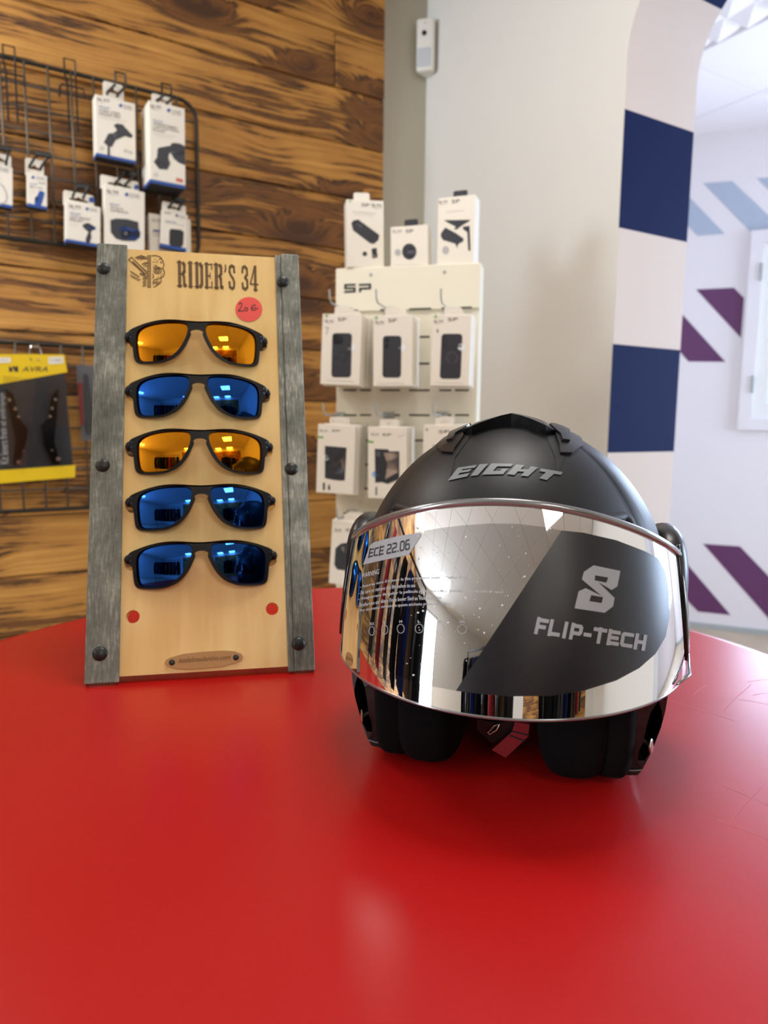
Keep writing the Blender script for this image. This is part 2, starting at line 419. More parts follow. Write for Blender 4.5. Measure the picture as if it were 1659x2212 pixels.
def dup(root, dT, label=None):               # copy of a thing with its parts and sub-parts
    r = root.copy(); COL.objects.link(r); T = dT @ TM[root]; r.matrix_world = T; TM[r] = T
    if label: r['label'] = label
    for ch in [o for o in root.children]:
        c = ch.copy(); COL.objects.link(c); c.parent = r; TM[c] = T
        for g in list(ch.children):
            d = g.copy(); COL.objects.link(d); d.parent = c; TM[d] = T
    return r

# ------------------------------------------------------------------ the setting
def at(a, b, z): return C - WD * a + QD * b + UP * z      # a back along the plank wall, b out of it
fl = MB().add(*box(Matrix(), -8, 6, -6, 6, -.1, 0)); tag(fl.out('floor', M['floor']), kind='structure')
# plank wall
WT = fr(C, WD, -QD, UP)
wl = tag(MB().add(*box(WT, -7.2, .45, 0, .15, 0, CEIL + .1)).out('wall_left', M['strip'], T=WT), kind='structure')
PW, zj = .1765, 2.4595 - .1765 * 14
rows = []
for i in range(0, 16):
    z0 = zj + i * PW; z1 = z0 + PW
    z0 = max(z0, .0); z1 = min(z1, CEIL)
    if z1 - z0 < .02: continue
    ends = {13: [-.385], 9: [-1.75], 6: [-.9], 4: [-2.2], 11: [-2.6], 3: [-1.9]}.get(i, [-2.1 - .37 * (i % 4)])
    xs = [-7.1] + ends + [-.19]
    for x0, x1 in zip(xs, xs[1:]):
        t = .018 + random.uniform(0, .0035)
        mesh('plank', *box(Matrix(), x0 + .001, x1 - .001, -t, 0, z0 + .0018, z1 - .0018, .003, 1), M['plank'], wl, local=True)
# white wall with the rounded opening
J0, J1, THK, RC = .9355, 2.60, .286, .27
ST = fr(C, QD, WD, UP)                                     # x along the wall, y into its thickness
spring = hit(1352, 130, C, WD).z; crown = spring + RC
hole = [(J0, 0)] + [(J0, spring)] + [(J0 + RC - RC * math.cos(math.pi / 2 * i / 14), spring + RC * math.sin(math.pi / 2 * i / 14)) for i in range(1, 15)]
hole += [(J1 - RC + RC * math.sin(math.pi / 2 * i / 14), spring + RC * math.cos(math.pi / 2 * i / 14)) for i in range(0, 15)] + [(J1, 0)]
outer = [(0, 0), (0, CEIL + .3), (6.2, CEIL + .3), (6.2, 0)] + hole[::-1]
vs, fs = prism(outer, lambda u, v, w: ST @ V((u, w, v)), 0, THK)
wr = tag(mesh('wall_right', vs, fs, [M['wall']], T=ST), kind='structure')
# painted squares on the reveal follow the curve
path = [(J0, z) for z in (0, spring)] + hole[2:16] + [(J1 - RC, crown)]
cl = [0]
for a, b in zip(path, path[1:]): cl.append(cl[-1] + math.dist(a, b))
def along(s):
    i = 0
    while i < len(cl) - 2 and cl[i + 1] < s: i += 1
    k = (s - cl[i]) / (cl[i + 1] - cl[i]); a, b = path[i], path[i + 1]
    d = V((b[0] - a[0], b[1] - a[1])).normalized(); return a[0] + (b[0] - a[0]) * k, a[1] + (b[1] - a[1]) * k, d
z_ = [1.0775, 1.3755, 1.6815, 1.9815]
cuts = [0, .17, .475, .775] + z_ + [1.9815 + .31 * k for k in range(1, 6)]
for i in range(len(cuts) - 1):
    s0, s1 = cuts[i], cuts[i + 1]; n = max(2, int((s1 - s0) / .03)); vs = []; fs = []
    for j in range(n + 1):
        x, z, d = along(min(s0 + (s1 - s0) * j / n, cl[-1])); nx, nz = d.y, -d.x
        for e, w in ((.0, -.0), (.0012, .0), (.0012, THK), (.0, THK)): vs.append(ST @ V((x + nx * e, w, z + nz * e)))
    for j in range(n):
        a = j * 4; fs += [(a + k, a + 4 + k, a + 4 + (k + 1) % 4, a + (k + 1) % 4) for k in range(4)]
    navy = i % 2 == 0 if False else (i in (4, 6, 8, 10, 2, 0))
    mesh('painted_square', vs, fs, M['navy'] if navy else M['pink'], wr)
# suspended ceiling of the shop
CT = fr(C + UP * CEIL, -WD, QD, UP)
cl_ = tag(MB().add(*box(CT, -.28, 7.2, -.15, 6.2, .03, .15)).out('ceiling', M['grey'], T=CT), kind='structure')
tile_me = None; leds = []
for i in range(-1, 12):
    for j in range(-1, 10):
        a0, b0 = .02 + .6 * i, .15 + .6 * j
        if a0 < -.01 or b0 < -.01:
            x0, x1, y0, y1 = max(a0, .0), a0 + .597, max(b0, .02), b0 + .597
            if x1 - x0 > .03 and y1 - y0 > .03:
                mesh('ceiling_tile', *box(Matrix(), x0, x1, y0, y1, 0, .03), M['tile'], cl_, local=True)
            continue
        if (i, j) in ((1, 2), (2, 6), (9, 3), (4, 9), (2, 9), (7, 0), (3, 0)): leds.append((a0, b0)); continue  # the panel listed last is added to brighten the plank wall
        if tile_me is None:
            o = mesh('ceiling_tile', *box(Matrix(), .004, .596, .004, .596, 0, .03), M['tile'], cl_, local=True); tile_me = o.data
        else:
            o = link(bpy.data.objects.new('ceiling_tile', tile_me), cl_)
        o.location = (a0, b0, 0)
places = ['first of the row above the plank wall side, over the table', 'behind the camera, on the right of the table', 'behind the camera, farthest along the ceiling', 'added to brighten the plank wall', 'at the right end of the far row behind the camera', 'close to the plank wall, left of the table', 'close to the plank wall, above the wire grids']
for k, (a0, b0) in enumerate(leds):
    T = CT @ Matrix.Translation((a0 + .3, b0 + .3, 0))
    t = thing('ceiling_light', T, 'square lit ceiling panel ' + places[k % 7], 'ceiling light', 'square ceiling light panels')
    prof = [(-.297, -.297), (.297, -.297), (.297, .297), (-.297, .297)]; inn = [(x * .93, y * .93) for x, y in prof]
    mesh('panel_frame', *prism((prof, [inn]), lambda u, v, w: V((u, v, w)), -.006, .03), M['whiteplast'], t, local=True)
    mesh('diffuser', [(x, y, .002) for x, y in inn], [(3, 2, 1, 0)], M['led'], t, local=True)
# clothes rails added behind the camera as dark shapes for visor and lens reflections
def jacket(T, label, m, sc):
    t = thing('jacket', T, label, 'jacket', 'jackets added on the rails behind the camera')
    P = [(-.16, .12), (.16, .12), (.19, .60), (.23, .66), (.20, .72), (.07, .76), (-.07, .76), (-.20, .72), (-.23, .66), (-.19, .60)]
    mesh('body', *prism([(x * sc, y * sc) for x, y in P], lambda u, v, w: V((w, u, v)), -.04, .04), m, t, local=True)
    for s in (-1, 1): mesh('sleeve', *tube([(0, s * .19 * sc, .68 * sc), (.01, s * .235 * sc, .45 * sc), (.02, s * .22 * sc, .14 * sc)], [.044, .042, .034], 8), m, t, local=True, smooth=True)
    mesh('hanger', *tube([(0, 0, .75 * sc), (0, 0, .80 * sc), (0, .02, .82 * sc), (0, 0, .845 * sc)], .003, 6), M['trim'], t, local=True)
def rail(x, y, ang, L, n, where):
    T = Matrix.Translation((x, y, 0)) @ Matrix.Rotation(math.radians(ang), 4, 'Z'); h = 1.62
    t = thing('added_clothes_rail', T, 'black steel clothes rail of dark jackets ' + where, 'clothes rail', 'clothes rails added behind the camera')
    for s in (-1, 1):
        mesh('post', *tube([(s * L / 2, 0, 0), (s * L / 2, 0, h)], .014, 10), M['tablebase'], t, local=True, smooth=True)
        mesh('foot', *tube([(s * L / 2, -.24, .014), (s * L / 2, .24, .014)], .014, 8), M['tablebase'], t, local=True, smooth=True)
    mesh('bar', *tube([(-L / 2, 0, h), (L / 2, 0, h)], .014, 10), M['tablebase'], t, local=True, smooth=True)
    for k in range(n):
        m = M[('fabric', 'satin', 'navy', 'fabric', 'gloss', 'strap', 'satin')[k % 7]]
        jacket(T @ Matrix.Translation((-L / 2 + L * (k + .5) / n, 0, h - 1.005)), 'riding jacket, %s from one end of the clothes rail ' % ('first', 'second', 'third', 'fourth', 'fifth', 'sixth', 'seventh', 'eighth')[k] + where, m, 1.2)
rail(-1.75, .45, 80, 1.5, 7, 'added left of the table')
rail(-.9, -2.0, 12, 1.7, 8, 'added straight behind the camera')
rail(1.35, -1.9, -25, 1.5, 7, 'added behind the camera at right')
# other walls of the shop
T = fr(at(7.0, 0, 0), QD, -WD, UP); mb = MB()
for q in ((-.2, .7, 0, CEIL + .1), (2.1, 6.3, 0, CEIL + .1), (.7, 2.1, 0, .25), (.7, 2.1, 2.35, CEIL + .1)): mb.add(*box(T, q[0], q[1], 0, .15, q[2], q[3]))
tag(mb.out('wall_back', M['wall'], T=T), kind='structure')
T = fr(at(0, 6.0, 0), -WD, QD, UP); wf = tag(MB().add(*box(T, -.3, 7.2, 0, .15, 0, CEIL + .1)).out('wall_front', M['wall'], T=T), kind='structure')
for k in range(11):
    z0 = .0 + k * .22
    for x0, x1 in ((.4, 1.9), (1.9, 3.4)):
        mesh('plank', *box(Matrix(), x0 + .001, x1 - .001, -.02, 0, z0 + .0015, z0 + .2185, .003, 1), M['plank'], wf, local=True)
# far room
F0 = hitz(1500, 1354, 0); FD = (hitz(1659, 1372, 0) - F0).normalized(); FN = V((FD.y, -FD.x, 0))   # FN faces us
FZ = hit(1500, 292, F0, FN).z
FT = fr(F0, FD, -FN, UP)
wx0, wx1 = (hit(1634, 720, F0, FN) - F0).dot(FD), (hit(1634, 720, F0, FN) - F0).dot(FD) + 1.05
wz0, wz1 = hit(1640, 905, F0, FN).z, hit(1640, 524, F0, FN).z
mb = MB()
for x0, x1, z0, z1 in ((-1.15, wx0, 0, FZ), (wx1, 2.6, 0, FZ), (wx0, wx1, 0, wz0), (wx0, wx1, wz1, FZ)): mb.add(*box(FT, x0, x1, 0, .2, z0, z1))
wfar = tag(mb.out('wall_far', M['farwall'], T=FT), kind='structure')
zb = Zm(2.697, 1200, 600); z8 = Zm(3.159, 1200, 0); fm = planemap(F0, FN, .0015)
for p in ([(820, 68), (1040, 58), (1098, 118), (1080, 350)], [(700, 170), (990, 490), (775, 488), (690, 390)],
          [(860, 1550), (1075, 1565), (1420, 1925), (1420, 2010), (1262, 2008)], [(700, 1590), (1020, 1965), (830, 1945), (700, 1810)]):
    flat('painted_stripe', [zb(p)], fm, M['purple'], wfar)
for p in ([(1010, 1250), (1205, 1235), (1560, 1570), (1330, 1580)], [(870, 1300), (1155, 1595), (970, 1610), (870, 1510)], [(1375, 1215), (1600, 1205), (1960, 1540), (1720, 1550)]):
    flat('painted_stripe', [z8(p)], fm, M['bluegrey'], wfar)
tag(MB().add(*box(FT, -1.1, 2.6, -.012, 0, 0, .03)).out('baseboard_far', M['trim'], T=FT), kind='structure')
# window in the far wall
w1 = tag(bpy.data.objects.new('window_1', None), kind='structure'); link(w1, None, FT @ Matrix.Translation((wx0, 0, wz0)))
W, H = wx1 - wx0, wz1 - wz0
rect = lambda x0, y0, x1, y1: [(x0, y0), (x1, y0), (x1, y1), (x0, y1)]
mesh('architrave', *prism((rect(-.06, -.06, W + .06, H + .06), [rect(0.002, 0.002, W - .002, H - .002)]), lambda u, v, w: V((u, w, v)), -.022, 0), M['farwall'], w1, local=True)
for k in (0, 1):
    x0, x1 = k * W / 2 + .004, (k + 1) * W / 2 - .004
    s = mesh('sash', *prism((rect(x0, .004, x1, H - .004), [rect(x0 + .07, .085, x1 - .07, H - .085)]), lambda u, v, w: V((u, w, v)), 0, .05), M['whiteplast'], w1, local=True)
    mesh('pane', *box(Matrix(), x0 + .07, x1 - .07, .022, .027, .085, H - .085), mat_glass() if k == 0 else bpy.data.materials['window glass'], s, local=True)
for zz in (.14, H - .2): mesh('hinge', *tube([(.0, -.024, zz), (.0, -.024, zz + .09)], .009, 8), M['trim'], w1, local=True)
def daylight(T, w, h, power, col=(.58, .74, 1.0)):
    l = bpy.data.lights.new('daylight', 'AREA'); l.shape = 'RECTANGLE'; l.size = w; l.size_y = h; l.energy = power; l.color = col
    o = bpy.data.objects.new('daylight', l); COL.objects.link(o); o.matrix_world = T
w3 = tag(bpy.data.objects.new('window_3', None), kind='structure'); T3 = fr(at(7.0, .7, .25), QD, -WD, UP); link(w3, None, T3)
mesh('window_frame', *prism((rect(0, 0, 1.4, 2.1), [rect(.06 + k * .66, .06, .68 + k * .66, 2.04) for k in range(2)]), lambda u, v, w: V((u, w, v)), .03, .1), M['trim'], w3, local=True)
for k in range(2): mesh('pane', *box(Matrix(), .06 + k * .66, .68 + k * .66, .06, .066, .06, 2.04), bpy.data.materials['window glass'], w3, local=True)
daylight(T3 @ Matrix.Translation((.7, .3, 1.05)) @ Matrix.Rotation(math.radians(-90), 4, 'X'), 1.4, 2.1, SHOP_DAY, (.82, .91, 1.0))
daylight(FT @ Matrix.Translation((wx0 + W / 2, .3, wz0 + H / 2)) @ Matrix.Rotation(math.radians(-90), 4, 'X'), W, H, DAY_POWER * .45)
# closing walls of the far room, the right one with an unseen window added to light the room
A0, A1 = FT @ V((-1.1, 0, 0)), FT @ V((2.55, 0, 0)); B0 = C + WD * .43 - QD * .15; B1 = ST @ V((6.1, THK, 0))
def wallseg(name, a, b, h, opening=None):
    d = (b - a); L = d.length; d.normalize(); n = UP.cross(d); T = fr(a, d, n, UP); mb = MB()
    if opening is None: mb.add(*box(T, -.1, L + .1, 0, .15, 0, h))
    else:
        x0, x1, z0, z1 = opening
        for q in ((-.1, x0, 0, h), (x1, L + .1, 0, h), (x0, x1, 0, z0), (x0, x1, z1, h)): mb.add(*box(T, q[0], q[1], 0, .15, q[2], q[3]))
    tag(mb.out(name, M['farwall'], T=T), kind='structure'); return T, L
wallseg('wall_far_left', B0, A0, FZ)
RT, RL = wallseg('wall_far_right', A1, B1, FZ, (.12, 1.62, .5, 2.3))
w2 = tag(bpy.data.objects.new('window_2_added', None), kind='structure'); link(w2, None, RT @ Matrix.Translation((.12, 0, .5)))
mesh('window_frame', *prism((rect(0, 0, 1.5, 1.8), [rect(.05 + k * .72, .05, .73 + k * .72, 1.75) for k in range(2)]), lambda u, v, w: V((u, w, v)), .03, .1), M['whiteplast'], w2, local=True)
for k in range(2): mesh('pane', *box(Matrix(), .05 + k * .72, .73 + k * .72, .06, .066, .05, 1.75), bpy.data.materials['window glass'], w2, local=True)
daylight(RT @ Matrix.Translation((.87, .3, 1.4)) @ Matrix.Rotation(math.radians(-90), 4, 'X'), 1.5, 1.8, DAY_POWER)
# far ceiling: smooth tiles and a field of embossed foam tiles
FCT = fr(V((0, 0, FZ)), WD, QD, UP)
g0 = FCT.inverted() @ hitz(1640, 200, FZ); e0 = (FCT.inverted() @ hitz(1560, 90, FZ)).x
fc = tag(MB().add(*box(FCT, 0, 6, -1.5, 6, .02, .14)).out('ceiling_far', M['grey'], T=FCT), kind='structure')
tme = {}
def ftile(x0, x1, y0, y1):
    o = mesh('ceiling_tile', *box(Matrix(), x0 + .002, x1 - .002, y0 + .002, y1 - .002, 0, .02, .002, 1), M['farwall'], fc, local=True)
bx = [e0, g0.x] + [g0.x + .6 * k for k in range(1, 7)]
for x0, x1 in zip(bx, bx[1:]):
    for k in range(-5, 9): ftile(x0, x1, g0.y + .6 * k, g0.y + .6 * k + .6)
def embossed(n=4, s=.5):
    vs = []; fs = []; d = s / n
    for i in range(n):
        for j in range(n):
            x, y = i * d, j * d; k = len(vs)
            vs += [(x, y, 0), (x + d, y, 0), (x + d, y + d, 0), (x, y + d, 0), (x + d * .72, y + d * .3, -.034)]
            fs += [(k, k + 4, k + 1), (k + 1, k + 4, k + 2), (k + 2, k + 4, k + 3), (k + 3, k + 4, k)]
    return vs, fs
eme = None
for i in range(1, 5):
    for k in range(-3, 8):
        if e0 - .5 * i < 0: continue
        if eme is None: o = mesh('embossed_tile', *embossed(), M['farwall'], fc, local=True); eme = o.data
        else: o = link(bpy.data.objects.new('embossed_tile', eme), fc)
        o.location = (e0 - .5 * i, g0.y - .1 + .5 * k, .018)
# ------------------------------------------------------------------ motion sensor in the corner
P = hit(917, 152, C - WD * .055 + QD * .055, V((-.24, -.97, 0)).normalized()); n = V((-.26, -.966, 0)).normalized(); x = UP.cross(n)
x = V((-n.y, n.x, 0)); T = fr(P, x, -n, UP)
sn = thing('motion_sensor', T, 'white plastic motion sensor with small camera eye high in the corner', 'sensor')
hw, hh = .0325, .176
prof = [(-hw + .012, 0)] + arc((hw - .012, .012), .012, -90, 0, 4) + arc((hw - .012, hh - .012), .012, 0, 90, 4) + arc((-hw + .012, hh - .012), .012, 90, 180, 4) + arc((-hw + .012, .012), .012, 180, 270, 4)
mesh('housing', *box(Matrix(), -hw, hw, 0, .030, 0, hh, .009, 3), M['whiteplast'], sn, local=True, smooth=True)
mesh('bracket', *prism([(-.03, .03), (.03, .03), (.0, .085)], lambda u, v, w: V((u, v, w)), .005, hh - .005), M['whiteplast'], sn, local=True)
mesh('lens', *tube([(-.003, -.0035, .124), (-.003, .002, .124)], .0085, 16), M['black'], sn, local=True)
mesh('indicator', *tube([(-.001, -.0015, .157), (-.001, .002, .157)], .002, 8), M['inkgrey'], sn, local=True)
mesh('sensor_window', *box(Matrix(), -.028, .024, -.0015, .004, .012, .077, .002, 1), M['sensorwin'], sn, local=True)

# ------------------------------------------------------------------ wire grids and what hangs on them
GP = C + QD * .045                                          # grid plane
GT = fr(GP, WD, -QD, UP)
def gs(x, y): p = hit(x, y, GP, QD); return (p - GP).dot(WD), p.z
def wire_grid(label, x0, x1, z0, z1, cell, xref, rounded):
    T = GT @ Matrix.Translation((x0, 0, z0)); t = thing('wire_grid', T, label, 'wire grid', 'wire grids on the plank wall')
    W, H = x1 - x0, z1 - z0; r = .055
    if rounded: path = [(0, H)] + arc((W - r, H - r), r, 90, 0, 6) + arc((W - r, r), r, 0, -90, 6) + [(0, 0)]
    else: path = [(0, H), (W, H), (W, 0), (0, 0)]
    mesh('frame', *tube([(p[0], 0, p[1]) for p in path], .0064, 8, closed=True), M['wire'], t, local=True, smooth=True)
    k = 0
    xs = []
    xx = xref - x0
    while xx > .02: xx -= cell
    xx += cell if xx < .015 else 0
    while xx < W - .012: xs.append(xx); xx += cell
    for xx in xs: mesh('vertical_wire', *tube([(xx, -.004, 0), (xx, -.004, H)], .0031, 6), M['wiregrey'], t, local=True, smooth=True)
    for i in range(1, 8):
        if H * i / 8 < H - .01: mesh('horizontal_wire', *tube([(0, .001, H * i / 8), (W, .001, H * i / 8)], .0031, 6), M['wiregrey'], t, local=True, smooth=True)
    return t
s0, zt = gs(390, 214); sr = (gs(424, 300)[0] + gs(430, 530)[0]) / 2; zbot = gs(60, 519)[1]
xa, xb = gs(51.5, 150)[0], gs(337.7, 230)[0]; cell = (xb - xa) / 6
wire_grid('upper dark wire grid on the plank wall, hung with white and blue boxes', -2.3, sr, zbot, zt, cell, xa, True)
zt2, zb2 = gs(100, 744)[1], gs(100, 1101)[1]
wire_grid('lower dark wire grid on the plank wall behind the yellow package', -2.3, sr, zb2, zt2, cell, gs(50, 1070)[0], True)
def hook(label, s, z, kind, out, slot):      # s,z on the grid; slot: the hole of the tab it passes through, at distance out
    T = GT @ Matrix.Translation((s, 0, z)); t = thing('wire_hook', T, label, 'hook', 'wire hooks on the grid')
    h = .0135; e = T.inverted() @ hit(*slot, GP + QD * out, QD); q = V((0, 0, .028 if kind == 'top' else .004))
    a, b = (V((-h, -.010, 0)), V((h, -.010, 0)))
    tip = lambda sx: [V((e.x * .45 + sx * h, -out - .006, e.z + .024)), V((e.x + sx * h, -out - .005, e.z)), V((e.x + sx * h, -out + .004, e.z - .003))]
    mesh('bent_wire', *tube(tip(-1)[::-1] + [V((-h, -.012, -.004)), V((-h, -.009, q.z)), V((h, -.009, q.z)), V((h, -.012, -.004))] + tip(1), .0034, 6), M['black'], t, local=True)
    if kind == 'mid': mesh('clip', *box(Matrix(), -h - .006, h + .006, -.016, -.006, -.004, .011, .002, 1), M['black'], t, local=True)
    return t
def empty_hook(label, px, py, full):
    s, z = gs(px, py); T = GT @ Matrix.Translation((s, 0, z)); t = thing('wire_hook', T, label, 'hook', 'wire hooks on the grid'); h = .014
    mesh('bent_wire', *tube([(-h * .8, -.03, -.05), (-h, -.01, -.012), (-h, -.008, .028), (h, -.008, .028), (h, -.01, -.012), (h * .8, -.03, -.05)], .0027, 6), M['black'], t, local=True)
    mesh('cross_bar', *tube([(-.033, -.03, -.085), (-.031, -.03, -.058), (-.024, -.03, -.05), (.03, -.03, -.05), (.033, -.03, -.075)], .0027, 6), M['black'], t, local=True)
    for sx in (-1, 1): mesh('prong', *tube([(sx * h * .8, -.03, -.05), (sx * h * .8, -.03, -.17)], .0025, 6), M['black'], t, local=True)
empty_hook('empty black wire hook over the grid rail, at the left edge of the photo', 19, 126, True)
empty_hook('empty black wire hook over the grid rail, left of the white boxes', 150, 154, True)

def card_box(name, label, cat, group, N, off, ex, TL, TR, BR, BL_, t, m=None, base=0.0, tab=None, bev=.0012, roll=True):
    """carton whose front face is given by four pixels on the plane through off with normal N"""
    tl, tr, br, bl = (hit(*p, off, N) for p in (TL, TR, BR, BL_))
    up = ((tl - bl) + (tr - br)).normalized(); ey = (up - N * up.dot(N)).normalized(); x = ey.cross(N).normalized()
    if x.dot(tr - tl) < 0: x = -x
    w = ((tr - tl).dot(x) + (br - bl).dot(x)) / 2; h = ((tl - bl).dot(ey) + (tr - br).dot(ey)) / 2
    O = (bl + br) / 2; T = fr(O, x, -N, ey)
    th = thing(name, T, label, cat, group)
    if base:
        mesh('carton', *box(Matrix(), -w / 2, w / 2, 0, t, base, h, bev, 1), m or M['card'], th, local=True)
        mesh('blue_base', *box(Matrix(), -w / 2, w / 2, 0, t, .001, base, bev * .5, 1), M['blue'], th, local=True); mesh('carton_bottom', *box(Matrix(), -w / 2 + .0008, w / 2 - .0008, .0008, t, -.0006, .001), M['ink'], th, local=True)
    else: mesh('carton', *box(Matrix(), -w / 2, w / 2, 0, t, 0, h, bev, 1), m or M['card'], th, local=True)
    if tab:                                   # (x0,x1 as fraction of width, height, slot)
        a, b, hh, sl = tab; x0, x1 = -w / 2 + a * w, -w / 2 + b * w; xm = (x0 + x1) / 2; sw = (x1 - x0) * .3
        holes = [[(xm - sw, h + hh * .35), (xm + sw, h + hh * .35), (xm + sw, h + hh * .5), (xm + sw * .3, h + hh * .55), (xm, h + hh * .68), (xm - sw * .3, h + hh * .55), (xm - sw, h + hh * .5)]] if sl else []
        yb = t * (.75 if sl == 2 else .1)
        mesh('hang_tab', *prism(([(x0, h - .004), (x1, h - .004), (x1, h + hh * .85), (x1 - .004, h + hh), (x0 + .004, h + hh), (x0, h + hh * .85)], holes), lambda u, v, w_: V((u, w_, v)), yb, yb + .0012), m or M['card'], th, local=True)
    return th, planemap(off, N, .0005)
def pr(th, mp, items):
    for nm, polys, m in items: flat(nm, polys, mp, m, th)
def Q(z, *p): return z(list(p))
def wallbox(name, label, TL, TR, BR, BL_, d, t, group='boxes on the wire grid', **k):
    return card_box(name, label, 'box', group, QD, GP + QD * d, WD, TL, TR, BR, BL_, t, **k)
z1 = Zm(7.213, 190, 160); z2 = Zm(7.541, 0, 330); z3 = Zm(7.213, 210, 370)
def logo(z, q, sq): return [('printed_logo', text('ZOVES', z(q)), M['inkgrey']), ('printed_square', [z(disc(sq[:2], sq[2], 4 if len(sq) < 4 else 12))], M['blue'])]
# fork-stem box
b, mp = wallbox('hanging_box', 'white box picturing a black fork stem mount, on the upper grid', (205.3, 203), (291.9, 223.8), (293.7, 352.7), (208.0, 338.5), .075, .045, base=.0085, tab=(.2, .72, .042, 1))
pr(b, mp, [('printed_price', scrib(Q(z1, (145, 365), (350, 395), (345, 450), (140, 425))), M['ink']), ('printed_tag', text('MOUNT', Q(z1, (175, 490), (335, 520), (335, 558), (172, 528))), M['blue']),
    ('printed_title', text('FORK STEM', Q(z1, (178, 545), (495, 605), (495, 645), (175, 585))) + text('MOUNT PRO', Q(z1, (178, 595), (512, 655), (510, 700), (175, 635))), M['ink']),
    ('printed_line', stroke(Q(z1, (180, 660), (615, 745)), .6) + stroke(Q(z1, (180, 680), (560, 748)), .4), M['inklight']),
    ('product_picture', [z1([(400, 800), (450, 768), (545, 785), (580, 830), (702, 960), (680, 995), (630, 985), (580, 965), (430, 1030), (375, 1135), (340, 1130), (345, 1275), (305, 1270), (305, 1120), (245, 1065), (320, 925), (395, 920), (450, 880), (440, 850)])], M['photo']),
    ('product_highlight', [z1([(380, 925), (470, 895), (440, 1000), (405, 985)]), z1([(465, 790), (530, 800), (545, 830), (470, 815)])], M['photo2']),
    ('printed_badge', stroke(z1(disc((220, 1155), 32, 14)), .6, True) + stroke(Q(z1, (205, 1150), (235, 1160)), 1.2), M['inkgrey']), ('printed_note', text('50 kg', Q(z1, (560, 1170), (690, 1195), (690, 1250), (560, 1225))), M['inkgrey'])] + logo(z1, [(555, 478), (690, 505), (685, 565), (552, 540)], (510, 490, 34)))
hook('black wire hook over the grid rail holding the fork mount box', gs(259, 190)[0], zt, 'top', .072, (242, 204))
# suction mount box
b, mp = wallbox('hanging_box', 'tall deep white box picturing a suction mount, under the grid corner', (321, 215.5), (399.3, 234.9), (400.7, 408), (324.5, 395.7), .12, .095, base=.010, tab=(.1, .66, .024, 1))
pr(b, mp, [('printed_price', scrib(Q(z1, (975, 465), (1150, 495), (1150, 565), (970, 545))), M['ink']), ('printed_tag', text('MOUNT', Q(z1, (1015, 700), (1170, 735), (1168, 765), (1012, 730))), M['blue']),
    ('printed_title', text('WINDSCREEN', Q(z1, (1015, 740), (1385, 825), (1383, 865), (1012, 785))) + text('CAM SUCTION', Q(z1, (1015, 795), (1415, 880), (1413, 915), (1012, 832))) + text('MOUNT', Q(z1, (1015, 845), (1205, 885), (1205, 920), (1012, 880))), M['ink']),
    ('printed_line', stroke(Q(z1, (1015, 895), (1370, 970)), .5) + stroke(Q(z1, (1015, 925), (1345, 990)), .5) + stroke(Q(z1, (1060, 960), (1290, 1010)), .5), M['inklight']),
    ('product_picture', [z1([(1085, 1165), (1110, 1145), (1285, 1115), (1300, 1080), (1360, 1070), (1440, 1085), (1512, 1125), (1514, 1420), (1420, 1385), (1340, 1320), (1285, 1220), (1260, 1260), (1255, 1320), (1285, 1390), (1240, 1490), (1110, 1480), (1025, 1365), (1075, 1300)])], M['photo']),
    ('product_highlight', [z1([(1290, 1215), (1512, 1200), (1512, 1260), (1330, 1270)]), z1(disc((1100, 1370), 30, 10)), z1(disc((1190, 1430), 30, 10))], M['photo2']),
    ('printed_badge', stroke(z1(disc((1060, 1570), 32, 14)), .6, True) + stroke(Q(z1, (1045, 1565), (1075, 1575)), 1.2), M['inkgrey']), ('printed_note', [Q(z1, (1375, 1615), (1480, 1640), (1480, 1695), (1370, 1670))], M['redprint'])] + logo(z1, [(1310, 555), (1455, 580), (1450, 650), (1305, 625)], (1260, 565, 36)))
hook('black wire hook over the grid rail holding the suction mount box', gs(358, 217)[0], zt, 'top', .112, (349, 222))
# belt clip box
b, mp = wallbox('hanging_box', 'small narrow white box picturing a blue belt clip', (58.4, 374), (101.5, 377.5), (102, 452.7), (58.4, 446.5), .05, .025, base=.008, tab=(-.06, .88, .043, 2))
pr(b, mp, [('printed_tag', text('CLIP', Q(z2, (487, 485), (600, 500), (600, 530), (485, 515))), M['blue']), ('printed_title', text('BELT CLIP', Q(z2, (490, 535), (690, 570), (690, 600), (488, 565))), M['ink']), ('printed_price', scrib(Q(z2, (630, 470), (745, 485), (745, 525), (630, 510))), M['ink']),
    ('printed_line', stroke(Q(z2, (495, 610), (570, 625)), .5) + stroke(Q(z2, (495, 640), (560, 655)), .5), M['inklight']),
    ('product_picture', [z2([(640, 620), (700, 625), (728, 660), (700, 770), (665, 880), (610, 880), (565, 850), (565, 740), (605, 705)])], M['blue']), ('product_highlight', [z2(disc((610, 750), 45, 8))], M['photo'])] + logo(z2, [(590, 385), (730, 405), (728, 455), (588, 435)], (538, 400, 32)))
hook('black clip hook on the grid holding the belt clip box', gs(92, 345)[0], gs(85, 338)[1], 'mid', .05, (76, 361))
# box cut by the left edge
b, mp = wallbox('hanging_box', 'white box picturing a grey cable loop, cut by the left edge of the photo', (-28, 352), (27.2, 360.5), (27.5, 450.7), (-28, 441), .05, .03, base=.008, tab=(.1, .95, .03, 1))
pr(b, mp, [('product_picture', stroke(z2([(0, 500), (60, 560), (105, 660), (115, 740), (95, 800), (0, 840), (-150, 800)]), 2.8), M['photo3']), ('printed_logo', text('ZOVES', Q(z2, (-60, 215), (145, 265), (140, 330), (-60, 285))), M['inkgrey']), ('printed_line', stroke(Q(z2, (-50, 390), (20, 400)), .7) + stroke(Q(z2, (-50, 430), (30, 440)), .7), M['inklight'])])
hook('black clip hook on the grid holding the cable box at the left edge', gs(6, 326)[0], gs(6, 326)[1], 'mid', .05, (1, 350))
